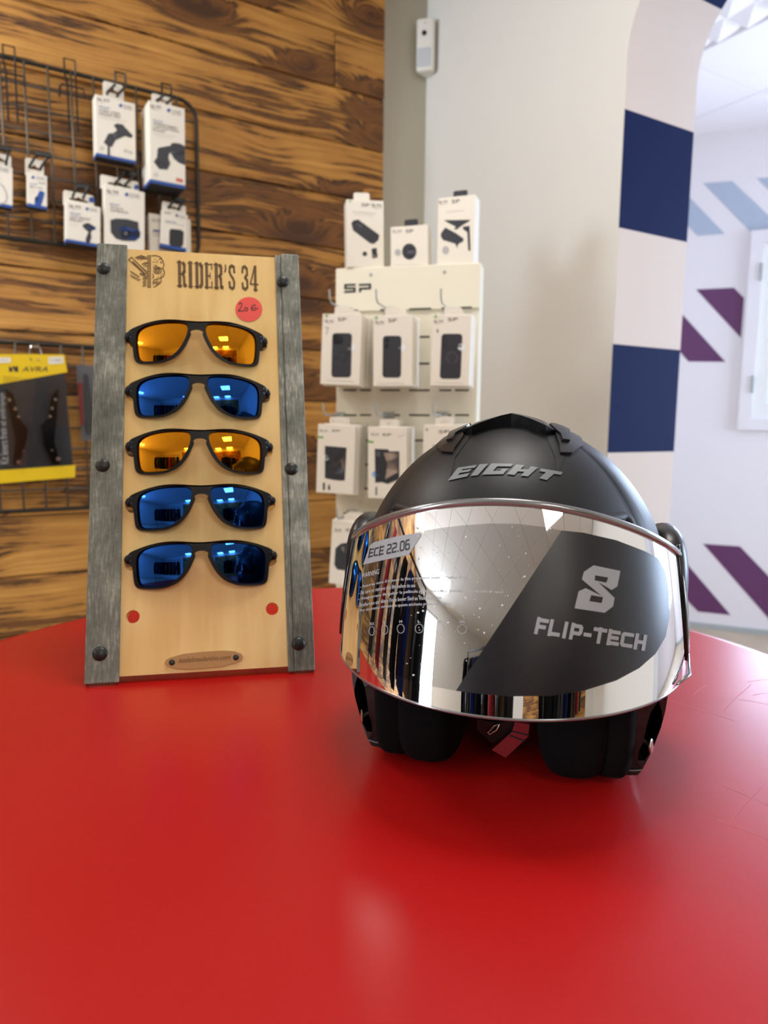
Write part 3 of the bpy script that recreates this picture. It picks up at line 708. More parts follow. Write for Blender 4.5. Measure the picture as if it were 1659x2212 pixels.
# out-front mount box
b, mp = wallbox('hanging_box', 'white box picturing a blue out-front mount, low on the upper grid', (143, 434.8), (216.8, 446.7), (217.5, 533), (142, 525), .075, .04, base=.0085, tab=(-.04, .86, .036, 2))
pr(b, mp, [('printed_price', scrib(Q(z2, (1125, 835), (1330, 865), (1325, 935), (1120, 905))), M['ink']), ('printed_tag', text('MOUNT', Q(z2, (1145, 965), (1315, 990), (1312, 1030), (1142, 1005))), M['blue']), ('printed_title', text('OUT FRONT', Q(z2, (1140, 1020), (1485, 1070), (1480, 1115), (1138, 1065))) + text('MOUNT', Q(z2, (1140, 1070), (1360, 1100), (1355, 1140), (1138, 1110))), M['ink']),
    ('printed_line', stroke(Q(z2, (1140, 1145), (1270, 1165)), .5) + stroke(Q(z2, (1140, 1180), (1260, 1200)), .5), M['inklight']),
    ('product_picture', [z2([(1340, 1190), (1370, 1155), (1440, 1140), (1560, 1215), (1555, 1250), (1500, 1265), (1480, 1300), (1490, 1380), (1460, 1475), (1400, 1470), (1395, 1400), (1440, 1290), (1380, 1240)])], M['photo']), ('product_highlight', [z2([(1455, 1170), (1560, 1215), (1555, 1250), (1500, 1265), (1450, 1240)])], M['blue'])] + logo(z2, [(1465, 895), (1585, 915), (1582, 970), (1462, 950)], (1420, 915, 32)))
flat('printed_square', [z2([(1450, 740), (1480, 720), (1520, 725), (1540, 750), (1538, 815), (1450, 800)])], planemap(GP + QD * .0465, QD), M['blue'], b)
hook('black clip hook on the grid holding the out-front mount box', gs(178, 412)[0], gs(180, 409)[1], 'mid', .05, (169, 424))
# armband box
b, mp = wallbox('hanging_box', 'large white box picturing a black and blue armband, behind the display stand top', (226, 402), (312.6, 411.6), (312.6, 552), (226, 545), .075, .04, tab=(-.06, .9, .034, 2))
pr(b, mp, [('printed_price', scrib(Q(z3, (150, 275), (345, 305), (342, 385), (147, 350))), M['ink']), ('printed_tag', text('SPORT', Q(z3, (198, 495), (355, 520), (352, 555), (196, 530))), M['blue']), ('printed_title', text('SPORTS', Q(z3, (205, 545), (410, 580), (408, 615), (203, 580))) + text('ARMBAND', Q(z3, (205, 590), (485, 635), (482, 665), (203, 622))), M['ink']),
    ('product_picture', [z3([(205, 760), (290, 735), (470, 745), (640, 790), (648, 900), (672, 960), (665, 1030), (590, 1090), (400, 1085), (290, 1050), (210, 950)])], M['photo']), ('product_highlight', [z3([(340, 890), (440, 850), (520, 900), (650, 905), (675, 960), (665, 1030), (610, 1070), (540, 1060), (380, 1030)])], M['blue']), ('product_detail', [z3(disc((445, 965), 78, 14))], M['ink'])] + logo(z3, [(500, 340), (665, 365), (660, 430), (495, 405)], (460, 362, 36)))
flat('product_button', [z3(disc((445, 968), 32, 12))], planemap(GP + QD * .075, QD, .0012), M['photo2'], b)
flat('printed_square', [z3(disc((612, 245), 40, 12))], planemap(GP + QD * .0465, QD), M['blue'], b)
hook('black clip hook on the grid holding the armband box', gs(280, 384)[0], gs(280, 381)[1], 'mid', .05, (259, 398))
# two small boxes under the suction box
b, mp = wallbox('hanging_box', 'white box half hidden behind the small phone patch box', (320.9, 459.4), (412, 474), (413, 556), (324, 545), .045, .03)
pr(b, mp, [('printed_price', scrib(Q(z3, (855, 735), (1000, 755), (1000, 800), (855, 790))), M['ink']), ('printed_tag', [Q(z3, (870, 905), (985, 920), (985, 950), (870, 935))], M['blue']), ('printed_title', text('PHONE', Q(z3, (865, 945), (985, 965), (985, 985), (865, 968))) + text('CASE', Q(z3, (865, 985), (985, 1003), (985, 1020), (865, 1002))), M['ink'])])
b, mp = wallbox('hanging_box', 'small white box picturing a black rounded patch, under the suction mount box', (350, 453), (405.5, 463), (402.5, 543), (346.6, 534.5), .068, .018, base=.010, tab=(.0, .93, .024, 1))
pr(b, mp, [('printed_price', scrib(Q(z3, (1055, 620), (1150, 635), (1150, 680), (1050, 665))), M['ink']), ('printed_line', stroke(Q(z3, (1060, 770), (1230, 800)), 1.4), M['blue']), ('printed_title', stroke(Q(z3, (1060, 800), (1360, 850)), .8), M['inkgrey']), ('product_picture', [z3([(1125, 920), (1150, 895), (1300, 910), (1345, 940), (1350, 970), (1340, 1140), (1310, 1185), (1150, 1160), (1120, 1130)])], M['ink']), ('printed_note', text('1:1', Q(z3, (1045, 1045), (1090, 1050), (1090, 1085), (1045, 1080))), M['inklight'])] + logo(z3, [(1280, 690), (1375, 705), (1372, 745), (1278, 730)], (1240, 690, 26)))
hook('black clip hook on the grid holding the rounded patch box', gs(384, 440)[0], gs(386, 437)[1], 'mid', .068, (375, 449))
# yellow lever package
zy = Zm(3.16, 0, 700); PK = GP + QD * .03
def pk(x, y, w): 
    p = hit(*zy([(x, y)])[0], PK, QD); return p + QD * w
th = thing('lever_package', fr(hit(80, 1040, PK, QD), WD, -QD, UP), 'yellow and black carded blister pack of levers on the lower grid', 'package')
hl = [(195, 150), (265, 160), (262, 205), (190, 200)]
mesh('card', *prism(zy([(-70, 400), (440, 320), (500, 975), (-20, 1020)]), lambda x, y, w: hit(x, y, PK + QD * w, QD), -.0015, 0), M['ink'], th)
mesh('yellow_header', *prism(zy([(-75, 205), (440, 208), (460, 328), (0, 410), (-75, 425)]), lambda x, y, w: hit(x, y, PK + QD * w, QD), 0, .0012), M['yellow'], th)
mesh('yellow_footer', *prism(zy([(-30, 1000), (515, 962), (512, 1045), (8, 1088), (-30, 1090)]), lambda x, y, w: hit(x, y, PK + QD * w, QD), 0, .006), M['yellow'], th)
for p in ([(40, 440), (90, 480), (130, 640), (190, 720), (180, 800), (130, 960), (90, 960), (110, 800), (60, 560)], [(400, 440), (350, 500), (330, 640), (280, 690), (300, 820), (360, 960), (410, 950), (370, 800), (390, 620)]):
    mesh('lever', *prism(zy(p), lambda x, y, w: hit(x, y, PK + QD * w, QD), .001, .012), M['gloss'], th)
for c, r in (((62, 518), 17), ((102, 578), 17), ((125, 632), 15), ((375, 515), 15), ((352, 575), 15), ((338, 630), 15), ((125, 940), 20), ((395, 918), 22), ((350, 860), 10), ((160, 865), 10)):
    p = hit(*zy([c])[0], PK, QD); rr = r / 3.16 * 1.75 / 1540
    mesh('bolt', *tube([p + QD * .009, p + QD * .014], [rr, rr * .8], 10), M['chromedot'], th)
mesh('blister', *prism(zy([(20, 350), (300, 385), (345, 360), (430, 350), (480, 950), (60, 985)]), lambda x, y, w: hit(x, y, PK + QD * w, QD), .0016, .018), M['blister'], th)
mp = planemap(PK, QD, .002)
pr(th, mp, [('printed_name', text('AVRA', Q(zy, (150, 290), (330, 290), (325, 325), (150, 325)), .2) + [zy([(62, 285), (85, 305), (85, 325), (62, 325)]), zy([(120, 283), (125, 325), (100, 325), (95, 300)]), zy([(85, 290), (100, 285), (100, 300), (85, 305)])], M['ink']),
    ('printed_label', [Q(zy, (330, 225), (430, 222), (432, 268), (332, 275)), Q(zy, (-60, 228), (72, 228), (76, 262), (-60, 270))], M['card']), ('printed_code', text('11-0423', Q(zy, (342, 236), (420, 233), (420, 255), (342, 258))) + text('AV 41', Q(zy, (5, 238), (55, 238), (55, 252), (5, 254))) + text('41.00', Q(zy, (60, 1010), (130, 1005), (130, 1038), (60, 1042))) + text('380mm', Q(zy, (370, 985), (455, 978), (455, 1008), (370, 1016))), M['ink']),
    ('printed_title', text('Kit levers frein et embrayage', Q(zy, (0, 960), (-8, 470), (38, 470), (82, 950)), .15), M['photo3'])])
T = fr(hit(75, 752, GP, QD), WD, -QD, UP); hk = thing('wire_hook', T, 'chrome wire hook on the lower grid holding the yellow package', 'hook', 'wire hooks on the grid')
mesh('bent_wire', *tube([(-.014, -.034, -.035), (-.016, -.02, -.02), (-.012, -.006, .004), (.012, -.006, .004), (.016, -.02, -.02), (.004, -.034, -.036)], .0024, 6), M['chromedot'], hk, local=True)
mesh('clip', *box(Matrix(), -.012, .012, -.012, -.002, -.002, .008, .002, 1), M['chromedot'], hk, local=True)
th = thing('blister_package', fr(hit(178, 955, PK, QD), WD, -QD, UP), 'clear blister pack with a red strip, half hidden behind the steel rail', 'package')
mesh('card', *prism(zy([(520, 280), (680, 285), (690, 790), (560, 795)]), lambda x, y, w: hit(x, y, PK + QD * w, QD), -.0015, 0), M['photo2'], th)
mesh('red_strip', *prism(zy([(535, 400), (558, 400), (568, 690), (548, 690)]), lambda x, y, w: hit(x, y, PK + QD * w, QD), .001, .004), M['strap'], th)
mesh('tool_bar', *prism(zy([(575, 340), (600, 345), (660, 740), (590, 750)]), lambda x, y, w: hit(x, y, PK + QD * w, QD), .001, .012), M['ink'], th)
mesh('blister', *prism(zy([(512, 265), (690, 268), (700, 800), (540, 805)]), lambda x, y, w: hit(x, y, PK + QD * w, QD), .0016, .016), M['blister'], th)

# ------------------------------------------------------------------ white display stand with phone-case boxes
ang = math.radians(14); SX = V((math.cos(ang), -math.sin(ang), 0)); SN = V((-math.sin(ang), -math.cos(ang), 0))
SP0 = ray(883, 600); SP0 = EYE + SP0 * (1.80 / SP0.y)
def sp(x, y, d=0): return hit(x, y, SP0 + SN * d, SN)
tl, tr = sp(726.5, 578.5), sp(1039.7, 571); PWID = (tr - tl).dot(SX); O = (tl + tr) / 2; ptop = O.z; O.z = 0
T = fr(O, SX, -SN, UP)
sd = thing('display_stand', T, 'tall cream display stand with slotted back panel, in the corner of the room', 'display stand')
mesh('panel', *box(Matrix(), -PWID / 2, PWID / 2, 0, .055, .06, ptop, .003, 1), M['sp'], sd, local=True)
hz0 = sp(883, 671).z
mesh('header', *box(Matrix(), -PWID / 2, PWID / 2, -.006, 0, hz0, ptop, .002, 1), M['sp'], sd, local=True)
mesh('base', *box(Matrix(), -PWID / 2 - .03, PWID / 2 + .03, -.22, .2, 0, .06, .004, 1), M['sp'], sd, local=True)
for yy in (728, 785.5, 843, 896.5, 951, 1003, 1055, 1108, 1160, 1212):  # dark bars laid on the panel for the shade inside its slots
    for x0, x1 in ((742, 770), (778, 802), (822, 864), (884, 928), (949, 975), (983, 1013)):
        p0, p1 = (T.inverted() @ sp(x0, yy)), (T.inverted() @ sp(x1, yy))
        mesh('slot', *box(Matrix(), p0.x, p1.x, -.0012, .001, p0.z - .002, p0.z + .002), M['slot'], sd, local=True)
for x0, x1 in ((742, 775), (823, 866), (885, 932), (955, 980), (990, 1020)):
    p0, p1 = (T.inverted() @ sp(x0, 673)), (T.inverted() @ sp(x1, 673)); mesh('slot', *box(Matrix(), p0.x, p1.x, -.0072, -.006, hz0 + .0005, hz0 + .0045), M['slot'], sd, local=True)
for x, y in ((801, 593), (960, 587)):
    p = sp(x, y, .006); mesh('rivet', *tube([p, p + SN * .003], [.004, .003], 10), M['trim'], sd)
z6 = Zm(3.95, 660, 400)
mp = planemap(SP0 + SN * .006, SN, .0008)
flat('printed_logo', [z6(p) for p in ([(330, 843), (428, 840), (428, 858), (350, 860), (350, 872), (428, 870), (428, 915), (330, 920), (330, 902), (408, 898), (408, 888), (330, 890)], [(455, 842), (560, 838), (560, 888), (475, 892), (475, 912), (455, 915), (455, 875), (540, 870), (540, 856), (455, 860)])], mp, M['ink'], sd)
def sbox(name, label, TL, TR, BR, BL_, d, t, yaw=0, **k):
    n = Matrix.Rotation(math.radians(yaw), 3, 'Z') @ SN; P = sp((TL[0] + TR[0]) / 2, (TL[1] + BL_[1]) / 2, d)
    th, _ = card_box(name, label, 'box', k.pop('group'), n, P, SX, TL, TR, BR, BL_, t, **k); return th, planemap(P, n, .0005)
zt_ = Zm(5.027, 720, 410); G1 = 'boxes on top of the cream display stand'
b, mp = sbox('accessory_box', 'white box picturing a slanted dark phone bag, standing on the display stand at left', (747.8, 429), (829, 434.9), (829, 578), (751, 579), -.004, .05, 24, tab=(.2, .63, .018, 0), group=G1)
pr(b, mp, [('printed_corner', stroke(Q(zt_, (165, 125), (205, 125)), 1) + stroke(Q(zt_, (180, 105), (180, 140)), 1), M['green']), ('printed_logo', text('SP', Q(zt_, (305, 145), (395, 150), (395, 185), (305, 180))), M['ink']), ('printed_price', scrib(Q(zt_, (415, 145), (530, 155), (530, 210), (415, 195))), M['ink']), ('printed_line', stroke(Q(zt_, (210, 235), (460, 260)), 1) + stroke(Q(zt_, (230, 265), (430, 282)), .6), M['inklight']),
    ('product_picture', [zt_([(195, 365), (215, 335), (270, 322), (500, 490), (490, 545), (440, 588), (400, 580), (215, 440)])], M['photo']), ('product_highlight', [zt_([(215, 350), (265, 330), (330, 375), (300, 410)])], M['photo2']), ('product_detail', [zt_(disc((342, 695), 26, 8)), zt_([(415, 640), (470, 630), (480, 735), (425, 745)])], M['photo']), ('product_light', [zt_(disc((450, 690), 18, 8, 40))], M['photo3'])])
b, mp = sbox('accessory_box', 'short white box picturing a round mount, middle on top of the display stand', (843.7, 488.6), (924.9, 486.6), (925, 574), (844, 576), -.004, .05, 0, tab=(.36, .72, .016, 0), group=G1)
pr(b, mp, [('printed_price', scrib(Q(zt_, (640, 435), (750, 430), (750, 470), (640, 475))), M['inkgrey']), ('printed_logo', text('SP', Q(zt_, (785, 430), (870, 428), (870, 465), (785, 468))), M['ink']), ('product_picture', [zt_(disc((825, 670), 78, 18, 88))], M['photo']), ('product_highlight', [zt_([(795, 700), (830, 610), (880, 620), (892, 680), (860, 735), (800, 735)])], M['photo2']), ('printed_badge', [zt_(disc((700, 680), 34, 14, 38))], M['photo3']), ('printed_line', stroke(Q(zt_, (650, 820), (940, 815)), .7), M['inklight'])])
for o in b.children:
    if o.name.startswith('hang_tab'): o.data.materials[0] = M['photo']
b, mp = sbox('accessory_box', 'white box picturing a bicycle saddle bag, right on top of the display stand', (946.4, 428), (1026.3, 420), (1023, 571), (943.5, 574), -.004, .05, -6, tab=(.4, .78, .014, 0), group=G1)
for o in b.children:
    if o.name.startswith('hang_tab'): o.data.materials[0] = M['photo']
pr(b, mp, [('printed_price', scrib(Q(zt_, (1145, 115), (1245, 110), (1245, 155), (1145, 165))), M['ink']), ('printed_logo', text('SP', Q(zt_, (1285, 108), (1375, 102), (1375, 140), (1285, 148))), M['ink']), ('printed_line', stroke(Q(zt_, (1225, 240), (1420, 225)), .9), M['inklight']),
    ('product_picture', [zt_([(1200, 330), (1490, 325), (1470, 345), (1400, 385), (1340, 430), (1310, 430), (1330, 400), (1260, 365)]), zt_([(1170, 470), (1215, 408), (1330, 470), (1415, 530), (1410, 560), (1355, 590), (1345, 635), (1325, 585), (1190, 545), (1165, 500)]), zt_([(1410, 400), (1480, 390), (1490, 660), (1465, 660), (1455, 460), (1405, 425)])], M['photo']), ('printed_badge', [zt_(disc((1220, 655), 38, 14, 45))], M['photo3'])])
def phone(z, x0, x1, y0, y1, ring, cam, dot, sk=0):
    r = 28; P = arc((x0 + r, y0 + r), r, 180, 270, 3) + arc((x1 - r, y0 + r), r, 270, 360, 3) + arc((x1 - r - sk, y1 - r), r, 0, 90, 3) + arc((x0 + r - sk, y1 - r), r, 90, 180, 3)
    L = [('product_picture', [z(P)], M['photo'])]
    if cam == 3: L.append(('product_camera', [z(rect(x0 + 12, y0 + 14, x0 + 92, y0 + 96))], M['ink']))
    elif cam == 2: L.append(('product_camera', [z(disc((x0 + 38, y0 + 40), 20, 10)), z(disc((x0 + 38, y0 + 88), 20, 10))], M['ink']))
    else: L.append(('product_camera', [z(disc((x0 + 26, y0 + 24 + 42 * k), 16, 10)) for k in range(3)], M['ink']))
    if ring: xm, ym = (x0 + x1) / 2, (y0 + y1) / 2 + 10; L.append(('product_ring', stroke(z(disc((xm, ym), 46, 18)), 3.2, True), M['photo2']))
    if dot: L.append(('white_sticker', [z(disc(dot, 32, 14))], M['dot']))
    return L
def head(z, q1, q2, plus, extra=None):
    L = [('printed_price', scrib(z(q1)), M['ink']), ('printed_logo', text('SP', z(q2)), M['ink']), ('printed_corner', stroke(z([(plus[0] - 16, plus[1]), (plus[0] + 16, plus[1])]), 1.6) + stroke(z([(plus[0], plus[1] - 18), (plus[0], plus[1] + 18)]), 1.6), M['green'])]
    return L
def onslot(p, label, L=.12):
    T = fr(p, SX, -SN, UP); t = thing('display_hook', T, label, 'hook', 'hooks of the cream display stand')
    mesh('bent_wire', *tube([(0, 0, 0), (0, -L * .9, 0), (0, -L, .008), (0, -L - .004, .028)], .0022, 6), M['trim'], t, local=True)
    mesh('back_plate', *box(Matrix(), -.014, .014, -.003, 0, -.008, .008, .001, 1), M['trim'], t, local=True)
def stack(b, n, step, label, tl):
    nrm = TM[b].to_3x3() @ V((0, 1, 0))
    for i in range(1, n):
        dup(b, Matrix.Translation(nrm * step * i + SX * random.uniform(-.0015, .0015) + UP * random.uniform(-.002, .002)), label % ('second', 'third', 'fourth', 'fifth')[i - 1])
        c = list(COL.objects)[-1]
G2 = 'phone case boxes, middle row'; G3 = 'phone case boxes, third row'
def casebox(label, q, d, items, group, n, blabel, t=.0185, tab=True):
    b, mp = sbox('phone_case_box', label, *q, d, t, 0, group=group, tab=(.3, .7, .018, 1) if tab else None)
    base = [o for o in b.children]
    nrm = TM[b].to_3x3() @ V((0, 1, 0))
    for i in range(1, n):
        dup(b, Matrix.Translation(nrm * .0228 * i + SX * random.uniform(-.003, .003) + UP * random.uniform(-.003, .003)), blabel % ('second', 'third', 'fourth', 'fifth')[i - 1])
    pr(b, mp, items); return b
casebox('front white case box, left of the middle row, dark phone case with ring', ((698, 676), (781.5, 680.5), (777.7, 833), (690, 830.4)), .118,
    head(z6, [(165, 1145), (245, 1150), (245, 1180), (165, 1178)], [(275, 1130), (350, 1130), (350, 1158), (275, 1160)], (180, 1113)) + phone(z6, 228, 396, 1262, 1640, True, 3, (390, 1382), 8) + [('printed_scribble', stroke(z6([(165, 1215), (195, 1215), (185, 1240), (180, 1275)]), .9), M['ink']), ('printed_line', stroke(z6([(175, 1665), (410, 1675)]), .8), M['inklight'])],
    G2, 5, 'white case box, %s from the front in the left stack of the middle row')
onslot(sp(748, 671, .008), 'wire hook of the display stand carrying the middle row left stack', .13)
casebox('front white case box, centre of the middle row, plain black phone case', ((807, 681), (891.6, 681), (891, 835.4), (805, 833)), .118,
    head(z6, [(595, 1155), (675, 1160), (675, 1195), (595, 1190)], [(705, 1140), (780, 1138), (780, 1168), (705, 1172)], (605, 1130)) + phone(z6, 660, 818, 1285, 1642, False, 2, (820, 1388), 4) + [('printed_line', stroke(z6([(610, 1690), (845, 1690)]), .8), M['inklight'])],
    G2, 4, 'white case box, %s from the front in the centre stack of the middle row')
onslot(sp(842, 671, .008), 'wire hook of the display stand carrying the middle row centre stack', .13)
casebox('front white case box, right of the middle row, dark blue phone case with ring', ((933.4, 681), (1019.5, 678.5), (1013, 836.7), (928.9, 831.6)), .118,
    head(z6, [(1095, 1150), (1180, 1148), (1180, 1180), (1095, 1185)], [(1215, 1132), (1300, 1128), (1300, 1158), (1215, 1162)], (1110, 1120)) + phone(z6, 1160, 1338, 1268, 1652, True, 4, (1330, 1382), 14) + [('printed_scribble', stroke(z6([(1115, 1235), (1132, 1230), (1130, 1255), (1118, 1245), (1132, 1240), (1128, 1265)]), .9), M['ink']), ('printed_line', stroke(z6([(1105, 1685), (1345, 1690)]), .8), M['inklight'])],
    G2, 3, 'white case box, %s from the front in the right stack of the middle row')
onslot(sp(972, 671, .008), 'wire hook of the display stand carrying the middle row right stack', .13)
z7 = Zm(3.95, 660, 820)
def kit(z, P, scr, dot, dcol, pieces, gq): return [('product_picture', [z(P)], M['photo']), ('product_screen', [z(scr)], M['beige']), ('product_detail', [z(p) for p in pieces], M['photo2']), ('printed_tag', [z(gq)], M['green']), ('round_sticker', [z(disc(dot, 26, 12))], dcol)]
casebox('front white case box, left of the third row, phone in a two-part case', ((686.6, 916), (768.9, 918.7), (762.5, 1068), (682.8, 1065)), .118,
    kit(z7, [(165, 565), (350, 580), (335, 860), (300, 862), (235, 855), (165, 840)], [(245, 610), (335, 620), (325, 790), (300, 700), (240, 740)], (175, 665), M['dot'], [(225, 790), (330, 800), (325, 850), (225, 845)] and [[(180, 720), (205, 680), (210, 700), (190, 735)], [(250, 770), (320, 740), (318, 800), (255, 805)]], [(105, 482), (155, 486), (150, 500), (102, 497)]) + [('printed_price', scrib(z7([(120, 425), (195, 430), (190, 450), (118, 446)])), M['ink']), ('printed_logo', text('SP', z7([(225, 425), (300, 428), (298, 445), (224, 444)])), M['ink']), ('printed_accessory', [z7(rect(148, 880, 165, 942)), z7([(190, 940), (192, 905), (205, 890), (212, 940)])], M['ink'])],
    G3, 5, 'white case box, %s from the front in the left stack of the third row')
onslot(sp(733, 897, .002), 'wire hook of the display stand carrying the third row left stack', .125)
casebox('white case box, centre of the third row beside the helmet, phone in notched case', ((794, 921), (880, 923.8), (877, 1079), (795.4, 1075.7)), .118,
    kit(z7, [(590, 590), (705, 595), (715, 612), (800, 612), (800, 850), (700, 890), (650, 875), (595, 880)], [(665, 625), (790, 625), (785, 790), (680, 850), (700, 720)], (592, 808), M['bluedot'], [[(600, 610), (640, 615), (640, 660), (600, 650)], [(690, 700), (790, 660), (785, 780), (700, 760)]], [(532, 520), (580, 524), (580, 540), (530, 537)]) + [('printed_price', scrib(z7([(560, 455), (630, 460), (630, 480), (558, 478)])), M['ink']), ('printed_logo', text('SP', z7([(655, 458), (735, 462), (732, 482), (654, 480)])), M['ink']), ('printed_scribble', stroke(z7([(780, 490), (830, 478), (850, 465)]), .6), M['inkgrey']), ('printed_accessory', [z7(rect(598, 915, 610, 985))], M['ink'])],
    G3, 4, 'white case box, %s from the front in the centre stack of the third row')
onslot(sp(840, 897, .002), 'wire hook of the display stand carrying the third row centre stack', .125)
casebox('front white case box, right of the third row, mostly hidden by the helmet', ((914.4, 918.7), (1000, 917), (998, 1075), (913, 1072)), .118,
    [('printed_corner', stroke(z7([(1025, 425), (1045, 425)]), 1.6) + stroke(z7([(1034, 415), (1034, 440)]), 1.6), M['green']), ('printed_logo', text('SP', z7([(1135, 432), (1230, 430), (1230, 455), (1135, 458)])), M['ink']), ('product_picture', [z7(rect(1090, 560, 1260, 860))], M['photo'])],
    G3, 3, 'white case box, %s from the front in the right stack of the third row')
onslot(sp(955, 897, .002), 'wire hook of the display stand carrying the third row right stack', .125)
b = casebox('white case box picturing a dark pouch, bottom row left of the helmet', ((718, 1125), (800, 1128), (792, 1268), (709.4, 1261.8)), .118,
    [('printed_price', scrib(z7([(250, 1270), (310, 1275), (308, 1305), (248, 1300)])), M['ink']), ('printed_logo', text('SP', z7([(345, 1270), (420, 1275), (418, 1300), (343, 1295)])), M['ink']), ('product_picture', [z7([(255, 1440), (300, 1400), (360, 1390), (440, 1420), (440, 1640), (270, 1620), (245, 1580)])], M['photo']), ('product_highlight', [z7([(300, 1430), (330, 1420), (330, 1480), (300, 1450)])], M['photo3'])],
    'phone case boxes, bottom row', 3, 'white case box, %s from the front in the bottom row stack')
onslot(sp(760, 1108, .002), 'wire hook of the display stand carrying the bottom row stack', .125)
# ------------------------------------------------------------------ round red table
TC, TR_ = V((-.008, .618, TABLE_Z)), .484
tb = thing('round_table', Matrix.Translation((TC.x, TC.y, 0)), 'round table with a bright red laminate top under the helmet and sunglasses', 'table')
pr_ = [(0, .872), (TR_ - .004, .872), (TR_ - .001, .875), (TR_, .88), (TR_, .893), (TR_ - .0012, .8975), (TR_ - .0045, .8998), (TR_ - .012, .9), (0, .9)]
def lathe(prof, n=128):
    vs = []; fs = []
    for r, z in prof: vs += [(r * math.cos(6.28319 * i / n), r * math.sin(6.28319 * i / n), z) for i in range(n)]
    for k in range(len(prof) - 1):
        a, b = k * n, (k + 1) * n
        fs += [(a + i, a + (i + 1) % n, b + (i + 1) % n, b + i) for i in range(n)]
    return vs, fs
vs, fs = lathe(pr_[1:-1]); n = 128; fs += [tuple(reversed(range(n))), tuple(range(len(vs) - n, len(vs)))]
o = mesh('tabletop', vs, fs, M['table'], tb, local=True)
for p in o.data.polygons: p.use_smooth = len(p.vertices) == 4
random.seed(5); sc_ = []
for k in range(34):
    a = random.uniform(-.5, .55); x, y = .30 + random.uniform(-.09, .16), .58 + random.uniform(-.2, .2)
    if math.hypot(x + 0, y - .618 + .618 - .618) > .44: continue
    l = random.uniform(.015, .09); cx_ = random.choice((-.9, -.75, .2, .9)) + random.uniform(-.15, .15)
    sc_ += stroke([(x, y), (x + l * .5 * math.cos(cx_), y + l * .5 * math.sin(cx_) + .001), (x + l * math.cos(cx_), y + l * math.sin(cx_))], random.uniform(.00025, .0006))
sk = flat('scratches', sc_, lambda u, v: V((u, v, TABLE_Z + .00015)), mat('scratched laminate', 'd0686c', .5), tb); sk['kind'] = 'stuff'
mesh('column', *lathe([(.04, .03), (.04, .85), (.09, .872)], 32), M['tablebase'], tb, local=True, smooth=True)
mesh('foot', *lathe([(.0, 0), (.27, 0), (.27, .012), (.05, .03), (0, .03)], 48), M['tablebase'], tb, local=True, smooth=True)

# ------------------------------------------------------------------ sunglasses stand
PL, PR = hitz(183, 1483, TABLE_Z), hitz(680, 1452, TABLE_Z)
BX = (PR - PL).normalized(); BWID = (PR - PL).length; TILT = math.radians(20.4)
BKD = V((-BX.y, BX.x, 0)); BU = UP * math.cos(TILT) + BKD * math.sin(TILT); BN = BX.cross(BU); tanT = math.tan(TILT)
BT = fr(PL, BX, -BN, BU)                                   # x across, y into the board, z up the board
BI = BT.inverted()
def bp(x, y, w=0): p = BI @ hit(x, y, PL + BN * w, BN); return p.x, p.z
BH = (bp(197, 527)[1] + bp(632, 554)[1]) / 2
sdp = thing('sunglasses_stand', BT, 'leaning birch plywood sunglasses stand with two riveted steel rails on the red table', 'display stand')
LW, RW = .0322, .0275
hz_ = [bp(287, 1332), bp(588, 1315)]
PAIRS = [(425, 716, 298), (428.6, 831, 305), (432, 951, 312), (434.9, 1071, 316.5), (435.4, 1194, 322)]
GL = []
for x, y, w in PAIRS:
    u, v = bp(x, y, .016); GL.append((u, v, (bp(x + w / 2, y, .006)[0] - bp(x - w / 2, y, .006)[0])))
gw = sum(g[2] for g in GL) / 5; gsca = gw / .140
holes = [disc(h, .0066, 18) for h in hz_]
for u, v, w in GL:
    for sx in (-1, 1): holes.append(disc((u + sx * .0655 * gsca, v - .0065 * gsca), .0066, 14))
byz = lambda u, v, w: V((u, -w, v))
btop = bp(400, 545)[1]
board = mesh('board', *prism((rect(LW - .006, .0075, BWID - RW + .008, btop), holes), byz, -.012, 0), M['birch'], sdp, local=True)
def flange(x0, x1, w0, w1, bottom=0.0, top=BH):
    # bottom end cut level with the table
    P = [V((x, -w, (bottom + (-w + w1) * tanT if False else bottom + max(0, (w1 - w)) * tanT))) for w in (w0, w1) for x in (x0, x1)] + [V((x, -w, top)) for w in (w0, w1) for x in (x0, x1)]
    return P, [(2, 3, 7, 6), (1, 0, 4, 5), (0, 2, 6, 4), (3, 1, 5, 7), (4, 6, 7, 5), (0, 1, 3, 2)]
mb = MB(); bm_ = box(Matrix(), 0, LW, -.004, -.0005, .0017, BH, .0012, 2); mb.add(*bm_); mb.add(*flange(0, .0032, -.034, -.002, .0015)); lr = mb.out('steel_rail', M['steel'], sdp, local=True)
mb = MB(); mb.add(*box(Matrix(), BWID - RW + .0065, BWID, -.004, -.0005, .0017, BH, .0012, 2)); mb.add(*flange(BWID - .0032, BWID, -.034, -.002, .0015))
mb.add(*box(Matrix(), BWID - RW, BWID - RW + .0066, -.0018, 0, .0017, BH - .001, .0006, 1)); rr_ = mb.out('steel_rail', M['steel'], sdp, local=True)
def dome(c, r, h, n=20, k=6):
    vs = []; fs = []
    for j in range(k):
        a = math.pi / 2 * j / k; vs += [V((c[0] + r * math.cos(a) * math.cos(6.28319 * i / n), -c[2] - h * math.sin(a), c[1] + r * math.cos(a) * math.sin(6.28319 * i / n))) for i in range(n)]
    vs.append(V((c[0], -c[2] - h, c[1])))
    for j in range(k - 1): fs += [(j * n + i, j * n + (i + 1) % n, (j + 1) * n + (i + 1) % n, (j + 1) * n + i) for i in range(n)]
    fs += [((k - 1) * n + i, (k - 1) * n + (i + 1) % n, len(vs) - 1) for i in range(n)]
    return vs, fs
